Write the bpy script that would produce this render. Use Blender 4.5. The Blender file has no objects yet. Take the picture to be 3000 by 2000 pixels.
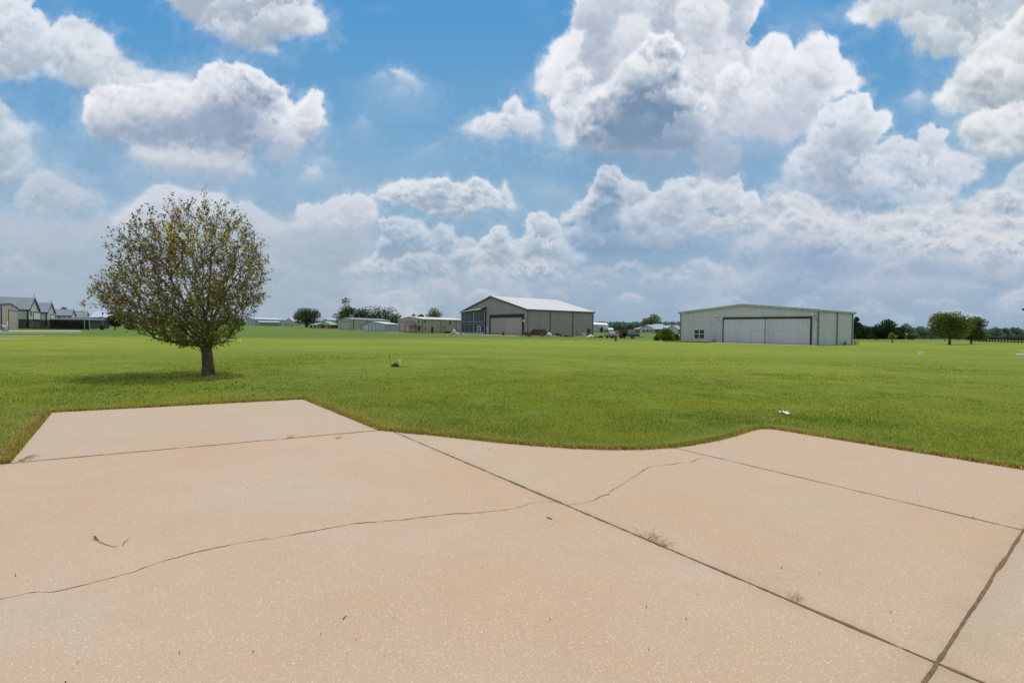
import bpy, math, random
import numpy as np
from mathutils import Vector, Matrix, Euler
random.seed(11)
C = bpy.context.scene.collection
PI = math.pi
R = math.radians

# ---------------------------------------------------------------- camera and survey helpers
EYE = Vector((0, 0, 1.7)); F = 1400.0; PITCH = R(1.31); ROLL = R(.63)
_fw = Vector((0, math.cos(PITCH), -math.sin(PITCH)))
_u0 = Vector((0, math.sin(PITCH), math.cos(PITCH))); _r0 = Vector((1, 0, 0))
_rt = _r0*math.cos(ROLL) + _u0*math.sin(ROLL)
_up = _u0*math.cos(ROLL) - _r0*math.sin(ROLL)
def ray(px, py): return _fw + _rt*((px-1500)/F) + _up*((1000-py)/F)
def sstep(a, b, v):
    t = min(1, max(0, (v-a)/(b-a))); return t*t*(3-2*t)
def tz(x, y):                       # height of the field
    d = math.hypot(x, y)
    z = max(0, .0025*y-.003*x)*sstep(15, 70, d)
    z += .006*max(0, min(d, 620)-200)*(1-.6*sstep(-50, 150, x))
    return min(z, 4.5)
def P(px, py, Y):                   # point of a sight line at northing Y
    d = ray(px, py); return EYE + d*(Y/d.y)
def XY(px, Y):
    d = ray(px, 965); k = Y/d.y; return Vector((d.x*k, Y))
def G(px, py, zoff=0):              # where a sight line meets the field
    d = ray(px, py); t = .5
    while t < 900:
        p = EYE + d*t
        if p.z <= tz(p.x, p.y)+zoff: break
        t *= 1.003
    lo = t/1.003; hi = t
    for _ in range(18):
        m = (lo+hi)/2; p = EYE+d*m
        if p.z <= tz(p.x, p.y)+zoff: hi = m
        else: lo = m
    p = EYE+d*hi
    return p
def G0(px, py, z=0):
    d = ray(px, py); t = (z-EYE.z)/d.z; return EYE+d*t
cam = bpy.data.cameras.new('camera'); co = bpy.data.objects.new('camera', cam); C.objects.link(co)
co.matrix_world = Matrix(((_rt.x, _up.x, -_fw.x, 0), (_rt.y, _up.y, -_fw.y, 0), (_rt.z, _up.z, -_fw.z, EYE.z), (0, 0, 0, 1)))
cam.sensor_width = 36; cam.lens = 36*F/3000; cam.clip_start = .05; cam.clip_end = 20000
bpy.context.scene.camera = co
sc = bpy.context.scene
sc.view_settings.view_transform = 'Standard'; sc.view_settings.look = 'None'; sc.view_settings.exposure = 0; sc.view_settings.gamma = 1

# ---------------------------------------------------------------- tagging
def tag(o, label=None, cat=None, group=None, kind=None):
    if label: o['label'] = label
    if cat: o['category'] = cat
    if group: o['group'] = group
    if kind: o['kind'] = kind
    return o
def thing(name, label, cat, loc=(0, 0, 0), rz=0, group=None):
    o = bpy.data.objects.new(name, None); C.objects.link(o); o.empty_display_size = .3
    o.location = loc; o.rotation_euler = (0, 0, rz); return tag(o, label, cat, group)
def copy_tree(o, parent=None):
    c = o.copy(); C.objects.link(c)
    if parent: c.parent = parent
    for ch in [k for k in KIDS.get(o.name, [])]: copy_tree(ch, c)
    return c
KIDS = {}
class MB:
    """collects faces; build() links them as ONE mesh object"""
    def __init__(s): s.v = []; s.f = []; s.uv = []; s.sm = []
    def face(s, pts, uv=None, smooth=False):
        i = len(s.v); s.v += [tuple(p) for p in pts]; s.f.append(list(range(i, i+len(pts))))
        s.uv += uv if uv else [(0, 0)]*len(pts); s.sm.append(smooth)
    def quad(s, a, b, c, d, uvs=True):
        a, b, c, d = map(Vector, (a, b, c, d)); w = (b-a).length; h = (d-a).length
        s.face([a, b, c, d], [(0, 0), (w, 0), (w, h), (0, h)])
    def hexa(s, p):                  # 8 points: bottom ring 0-3, top ring 4-7
        p = [Vector(q) for q in p]
        for a, b, c, d in ((0, 1, 5, 4), (1, 2, 6, 5), (2, 3, 7, 6), (3, 0, 4, 7), (4, 5, 6, 7), (3, 2, 1, 0)):
            s.quad(p[a], p[b], p[c], p[d])
    def box(s, c, d, rz=0, rot=None):
        m = rot or Matrix.Rotation(rz, 3, 'Z'); c = Vector(c)
        q = []
        for z in (-1, 1):
            for x, y in ((-1, -1), (1, -1), (1, 1), (-1, 1)):
                q.append(c+m@Vector((x*d[0]/2, y*d[1]/2, z*d[2]/2)))
        s.hexa(q)
    def tube(s, pts, rad, n=8, cap=True, smooth=True):
        pts = [Vector(p) for p in pts]
        if not hasattr(rad, '__len__'): rad = [rad]*len(pts)
        rings = []; ref = None
        for i, p in enumerate(pts):
            t = (pts[min(i+1, len(pts)-1)]-pts[max(i-1, 0)]).normalized()
            if ref is None: ref = t.orthogonal().normalized()
            a = (ref-t*ref.dot(t))
            a = a.normalized() if a.length > 1e-5 else t.orthogonal().normalized()
            ref = a; b = t.cross(a)
            base = len(s.v)
            for k in range(n):
                w = 2*PI*k/n; s.v.append(tuple(p+(a*math.cos(w)+b*math.sin(w))*rad[i]))
            rings.append(base)
        for i in range(len(rings)-1):
            for k in range(n):
                s.f.append([rings[i]+k, rings[i]+(k+1) % n, rings[i+1]+(k+1) % n, rings[i+1]+k]); s.uv += [(0, 0)]*4; s.sm.append(smooth)
        if cap:
            s.f.append([rings[0]+k for k in reversed(range(n))]); s.uv += [(0, 0)]*n; s.sm.append(False)
            s.f.append([rings[-1]+k for k in range(n)]); s.uv += [(0, 0)]*n; s.sm.append(False)
    def lathe(s, prof, c=(0, 0, 0), n=16, smooth=True):
        c = Vector(c); rings = []
        for r, z in prof:
            base = len(s.v); rings.append(base)
            for k in range(n): s.v.append((c.x+r*math.cos(2*PI*k/n), c.y+r*math.sin(2*PI*k/n), c.z+z))
        for i in range(len(rings)-1):
            for k in range(n):
                s.f.append([rings[i]+k, rings[i]+(k+1) % n, rings[i+1]+(k+1) % n, rings[i+1]+k]); s.uv += [(0, 0)]*4; s.sm.append(smooth)
    def prism(s, prof, y0, y1, axis='Y', smooth=False):   # prof: (x, z) points extruded along Y
        n = len(prof); a = [Vector((x, y0, z)) for x, z in prof]; b = [Vector((x, y1, z)) for x, z in prof]
        s.face(a); s.face(b[::-1])
        for i in range(n): s.face([a[(i+1) % n], a[i], b[i], b[(i+1) % n]], smooth=smooth)
    def blob(s, c, r, seed=0, n=10, m=7, amp=.15, flat=None):
        rr = random.Random(seed); c = Vector(c); rings = []
        ph = [(rr.uniform(0, 6), rr.uniform(1, 4), rr.uniform(1, 4)) for _ in range(4)]
        for i in range(m+1):
            th = PI*i/m; base = len(s.v); rings.append(base)
            for k in range(n):
                w = 2*PI*k/n; q = 1+amp*sum(math.sin(a+b*w*1+cc*th*1.5) for a, b, cc in [(p[0], round(p[1]), p[2]) for p in ph])/2
                x = math.sin(th)*math.cos(w)*r[0]*q; y = math.sin(th)*math.sin(w)*r[1]*q; z = math.cos(th)*r[2]*q
                if flat is not None: z = max(z, flat)
                s.v.append((c.x+x, c.y+y, c.z+z))
        for i in range(m):
            for k in range(n):
                s.f.append([rings[i]+k, rings[i+1]+k, rings[i+1]+(k+1) % n, rings[i]+(k+1) % n]); s.uv += [(0, 0)]*4; s.sm.append(True)
    def build(s, name, mat, parent=None, origin=(0, 0, 0), label=None, bevel=0):
        me = bpy.data.meshes.new(name); o3 = Vector(origin)
        me.from_pydata([tuple(Vector(v)-o3) for v in s.v], [], s.f)
        uvl = me.uv_layers.new(name='UVMap'); flat = [c for t in s.uv for c in t]
        uvl.data.foreach_set('uv', flat)
        me.polygons.foreach_set('use_smooth', s.sm)
        me.materials.append(mat); me.update()
        o = bpy.data.objects.new(name, me); C.objects.link(o)
        if parent:
            o.parent = parent; KIDS.setdefault(parent.name, []).append(o)
        else: o.location = o3
        if label: o['label'] = label
        if bevel:
            b = o.modifiers.new('bevel', 'BEVEL'); b.width = bevel; b.segments = 2; b.limit_method = 'ANGLE'; b.angle_limit = R(40)
        return o

# ---------------------------------------------------------------- materials
def lin(c):
    return tuple((v/12.92 if v <= .04045 else ((v+.055)/1.055)**2.4) for v in [q/255 for q in c])+(1,)
MATS = {}
def newmat(name):
    m = bpy.data.materials.new(name); m.use_nodes = True; nt = m.node_tree
    for n in list(nt.nodes): nt.nodes.remove(n)
    out = nt.nodes.new('ShaderNodeOutputMaterial'); return m, nt, out
class N:
    def __init__(s, nt): s.nt = nt
    def __call__(s, t, **kw):
        n = s.nt.nodes.new('ShaderNode'+t)
        for k, v in kw.items():
            if k.startswith('i_'): n.inputs[k[2:].replace('_', ' ')].default_value = v
            else: setattr(n, k, v)
        return n
    def ln(s, a, b): s.nt.links.new(a, b)
    def math(s, op, a, b=None, clamp=False):
        n = s.nt.nodes.new('ShaderNodeMath'); n.operation = op; n.use_clamp = clamp
        for i, v in enumerate((a, b)):
            if v is None: continue
            if isinstance(v, (int, float)): n.inputs[i].default_value = v
            else: s.ln(v, n.inputs[i])
        return n.outputs[0]
    def mix(s, f, a, b, mode='MIX'):
        n = s.nt.nodes.new('ShaderNodeMix'); n.data_type = 'RGBA'; n.blend_type = mode
        for i, v in ((0, f), (6, a), (7, b)):
            if isinstance(v, (int, float, tuple)): n.inputs[i].default_value = v
            else: s.ln(v, n.inputs[i])
        return n.outputs[2]
    def ramp(s, v, stops, interp='LINEAR'):
        n = s.nt.nodes.new('ShaderNodeValToRGB'); n.color_ramp.interpolation = interp
        e = n.color_ramp.elements
        while len(e) < len(stops): e.new(.5)
        for k, (p, c) in enumerate(stops):
            e[k].position = p; e[k].color = c if len(c) == 4 else c+(1,)
        s.ln(v, n.inputs[0]); return n.outputs[0]
    def noise(s, vec, scale, detail=4, rough=.55, out=0, dim='3D'):
        n = s.nt.nodes.new('ShaderNodeTexNoise'); n.inputs['Scale'].default_value = scale; n.inputs['Detail'].default_value = detail
        n.inputs['Roughness'].default_value = rough
        if vec is not None: s.ln(vec, n.inputs['Vector'])
        return n.outputs[out]
def g3(v): return (v, v, v, 1)
def plain(name, col, rough=.6, var=.18, scale=3, metal=0, bump=.0, spec=.3, dirt=None):
    """base colour broken up by two sizes of noise"""
    if name in MATS: return MATS[name]
    m, nt, out = newmat(name); n = N(nt)
    tc = n('TexCoord').outputs['Object']
    a = n.noise(tc, scale, 5); b = n.noise(tc, scale*9, 3)
    f = n.math('ADD', n.math('MULTIPLY', a, .7), n.math('MULTIPLY', b, .3))
    c0 = tuple(v*(1-var) for v in col[:3])+(1,); c1 = tuple(min(1, v*(1+var)) for v in col[:3])+(1,)
    c = n.mix(n.ramp(f, [(.3, g3(0)), (.7, g3(1))]), c0, c1)
    if dirt:
        z = n('SeparateXYZ'); n.ln(n('TexCoord').outputs['Object'], z.inputs[0])
        k = n.math('MULTIPLY', n.ramp(n.math('ADD', z.outputs[2], n.math('MULTIPLY', a, -.5)), [(0, g3(1)), (.35, g3(0))]), .6)
        c = n.mix(k, c, dirt)
    bs = n('BsdfPrincipled'); n.ln(c, bs.inputs['Base Color']); bs.inputs['Roughness'].default_value = rough
    bs.inputs['Metallic'].default_value = metal; bs.inputs['Specular IOR Level'].default_value = spec
    if bump:
        bp = n('Bump'); bp.inputs['Strength'].default_value = bump; bp.inputs['Distance'].default_value = .02
        n.ln(b, bp.inputs['Height']); n.ln(bp.outputs[0], bs.inputs['Normal'])
    n.ln(bs.outputs[0], out.inputs[0]); MATS[name] = m; return m
def siding(name, col, rib=.30, horiz=False, dark=.72, rough=.5, streak=.25, spec=.35, seams=0, fine=0):
    """profiled metal sheet: UV in metres, a rib each `rib` metres, dirt streaks running down"""
    if name in MATS: return MATS[name]
    m, nt, out = newmat(name); n = N(nt)
    uv = n('UVMap').outputs[0]; s = n('SeparateXYZ'); n.ln(uv, s.inputs[0])
    u, v = (s.outputs[1], s.outputs[0]) if horiz else (s.outputs[0], s.outputs[1])
    fr = n.math('FRACT', n.math('DIVIDE', u, rib))
    tri = n.math('ABSOLUTE', n.math('SUBTRACT', fr, .5))
    line = n.ramp(tri, [(0, g3(1)), (.07, g3(.55)), (.16, g3(0))])
    cmb = n('CombineXYZ'); n.ln(n.math('MULTIPLY', u, 3.2), cmb.inputs[0]); n.ln(n.math('MULTIPLY', v, .22), cmb.inputs[1])
    st = n.noise(cmb.outputs[0], 1.0, 5, .65)
    big = n.noise(uv, .35, 4)
    # every sheet (about 0.9 m) has faded a little differently
    cell = n('TexWhiteNoise', noise_dimensions='1D'); n.ln(n.math('FLOOR', n.math('DIVIDE', u, rib*3)), cell.inputs['W'])
    k = n.math('ADD', n.math('ADD', n.math('MULTIPLY', n.math('SUBTRACT', st, .5), streak*2), n.math('MULTIPLY', n.math('SUBTRACT', big, .5), streak*1.4)), n.math('MULTIPLY', n.math('SUBTRACT', cell.outputs[0], .5), .10))
    k = n.math('ADD', k, 1.0)
    hs = n('HueSaturation'); hs.inputs['Color'].default_value = col; n.ln(k, hs.inputs['Value'])
    c = n.mix(n.math('MULTIPLY', line, 1-dark), hs.outputs[0], tuple(x*.25 for x in col[:3])+(1,))
    if seams:
        fs = n.math('ABSOLUTE', n.math('SUBTRACT', n.math('FRACT', n.math('DIVIDE', v, seams)), .5))
        c = n.mix(n.ramp(fs, [(0, g3(.35)), (.012, g3(0))]), c, tuple(x*.3 for x in col[:3])+(1,))
    bs = n('BsdfPrincipled'); n.ln(c, bs.inputs['Base Color']); bs.inputs['Roughness'].default_value = rough; bs.inputs['Specular IOR Level'].default_value = spec
    bp = n('Bump'); bp.inputs['Strength'].default_value = .5; bp.inputs['Distance'].default_value = .03
    n.ln(line, bp.inputs['Height']); n.ln(bp.outputs[0], bs.inputs['Normal'])
    n.ln(bs.outputs[0], out.inputs[0]); MATS[name] = m; return m
def foliage(name, c0, c1, trans=.25, scale=.6, tint=False, haze=None, hz=0):
    if name in MATS: return MATS[name]
    m, nt, out = newmat(name); n = N(nt)
    gp = n('NewGeometry'); tc = n('TexCoord').outputs['Object']
    f = n.ramp(n.noise(tc, scale, 4), [(.35, g3(0)), (.65, g3(1))])
    rnd = n('Attribute'); rnd.attribute_name = 'tint'
    if tint:
        c = n.mix(n.math('MULTIPLY', f, .25), rnd.outputs['Color'], c1)
    else:
        s = n('SeparateColor'); n.ln(rnd.outputs['Color'], s.inputs[0])
        f2 = n.math('ADD', n.math('MULTIPLY', f, .45), n.math('MULTIPLY', s.outputs[0], .55))
        c = n.mix(f2, c0, c1)
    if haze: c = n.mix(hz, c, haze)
    d = n('BsdfDiffuse'); n.ln(c, d.inputs[0])
    t = n('BsdfTranslucent'); n.ln(n.mix(.5, c, n.mix(1.0, c, (1.0, 1.0, .35, 1), 'MULTIPLY')), t.inputs[0])
    ms = n('MixShader'); ms.inputs[0].default_value = trans
    n.ln(d.outputs[0], ms.inputs[1]); n.ln(t.outputs[0], ms.inputs[2])
    n.ln(ms.outputs[0], out.inputs[0]); MATS[name] = m; return m
def glass(name, col=(.02, .025, .03, 1), rough=.12):
    if name in MATS: return MATS[name]
    m, nt, out = newmat(name); n = N(nt)
    tc = n('TexCoord').outputs['Object']
    c = n.mix(n.ramp(n.noise(tc, 1.3, 3), [(.35, g3(0)), (.7, g3(1))]), col, tuple(x*2.6+.01 for x in col[:3])+(1,))
    bs = n('BsdfPrincipled'); n.ln(c, bs.inputs['Base Color']); bs.inputs['Roughness'].default_value = rough; bs.inputs['Specular IOR Level'].default_value = .5
    n.ln(bs.outputs[0], out.inputs[0]); MATS[name] = m; return m

# ---------------------------------------------------------------- light
SUN_EL = 74; SUN_AZ = 20     # azimuth clockwise from +Y
w = bpy.data.worlds.new('World'); sc.world = w; w.use_nodes = True; wn = w.node_tree; n = N(wn)
bg = wn.nodes['Background']; st = wn.nodes.new('ShaderNodeTexSky'); st.sky_type = 'NISHITA'; st.sun_disc = False
st.sun_elevation = R(SUN_EL); st.sun_rotation = R(SUN_AZ); st.air_density = 1.0; st.dust_density = .6; st.ozone_density = 1.6; st.altitude = 50
hs = n('HueSaturation'); hs.inputs['Saturation'].default_value = 1.0; hs.inputs['Value'].default_value = 1.0
n.ln(st.outputs[0], hs.inputs['Color'])
# broken cumulus cover over the rest of the sky, so that shade is filled by white cloud as well as blue
wc = n('TexCoord').outputs['Generated']
cn = n.noise(wc, 2.6, 8, .6)
cover = n.ramp(cn, [(.44, g3(0)), (.56, g3(1))])
cl_ = n.ramp(n.noise(wc, 6, 5, .6), [(.3, (3.2, 3.5, 4.0, 1)), (.7, (6.6, 6.8, 7.0, 1))])
WTINT = n.mix(cover, n.mix(1.0, hs.outputs[0], (.80, .97, 1.0, 1), 'MULTIPLY'), cl_)
n.ln(WTINT, bg.inputs['Color']); bg.inputs['Strength'].default_value = .13
sl = bpy.data.lights.new('sun', 'SUN'); sl.energy = 3.3; sl.angle = R(.6); sl.color = (1, .955, .88)
so = bpy.data.objects.new('sun', sl); C.objects.link(so)
sd = Vector((math.sin(R(SUN_AZ))*math.cos(R(SUN_EL)), math.cos(R(SUN_AZ))*math.cos(R(SUN_EL)), math.sin(R(SUN_EL))))
so.rotation_euler = sd.to_track_quat('Z', 'Y').to_euler(); so.location = (0, 0, 60)
# ---------------------------------------------------------------- clouds
def vnoise(x, y, seed):
    r = np.random.RandomState(seed); N = 256
    gx = r.uniform(-1, 1, (N, N)); gy = r.uniform(-1, 1, (N, N))
    xi = np.floor(x).astype(int); yi = np.floor(y).astype(int)
    fx = x - xi; fy = y - yi
    ux = fx*fx*fx*(fx*(fx*6-15)+10); uy = fy*fy*fy*(fy*(fy*6-15)+10)
    def g(a, b):
        i = (xi+a) % N; j = (yi+b) % N
        return gx[i, j]*(fx-a) + gy[i, j]*(fy-b)
    n0 = g(0, 0)*(1-ux) + g(1, 0)*ux
    n1 = g(0, 1)*(1-ux) + g(1, 1)*ux
    return (n0*(1-uy) + n1*uy)*1.4
def fbm(x, y, seed, octv=5, gain=.5):
    s = 0; a = 1; t = 0
    for o in range(octv):
        s = s + a*vnoise(x*2**o+13*o, y*2**o+7*o, seed+o); t += a; a *= gain
    return s/t
def worley(x, y, seed):
    r = np.random.RandomState(seed); N = 128
    px = r.rand(N, N); py = r.rand(N, N)
    xi = np.floor(x).astype(int); yi = np.floor(y).astype(int)
    best = np.full(x.shape, 9.)
    for a in (-1, 0, 1):
        for b in (-1, 0, 1):
            i = (xi+a) % N; j = (yi+b) % N
            dx = xi+a+px[i, j]-x; dy = yi+b+py[i, j]-y
            best = np.minimum(best, dx*dx+dy*dy)
    return np.sqrt(best)
def billow(x, y, s, seed, octv=4):
    wx = x + s*.35*fbm(x/s, y/s, seed+50, 3); wy = y + s*.35*fbm(x/s+9, y/s+4, seed+60, 3)
    out = 0; a = 1; t = 0
    for o in range(octv):
        k = 2.1**o
        out = out + a*(1-1.25*worley(wx/s*k+3.7*o, wy/s*k+1.3*o, seed+o)); t += a; a *= .55
    return out/t
def sm(a, b, v):
    t = np.clip((v-a)/(b-a), 0, 1); return t*t*(3-2*t)
def poly_sdf(x, y, P):
    n = len(P); d = np.full(x.shape, 1e18); inside = np.zeros(x.shape, bool)
    for i in range(n):
        ax, ay = P[i]; bx, by = P[(i+1) % n]
        ex, ey = bx-ax, by-ay; wx, wy = x-ax, y-ay
        t = np.clip((wx*ex+wy*ey)/(ex*ex+ey*ey+1e-9), 0, 1)
        d = np.minimum(d, (wx-ex*t)**2+(wy-ey*t)**2)
        c = (ay > y) != (by > y)
        inside ^= c & (x < (bx-ax)*(y-ay)/((by-ay) if by != ay else 1e-9)+ax)
    return np.where(inside, 1, -1)*np.sqrt(d)
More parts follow.
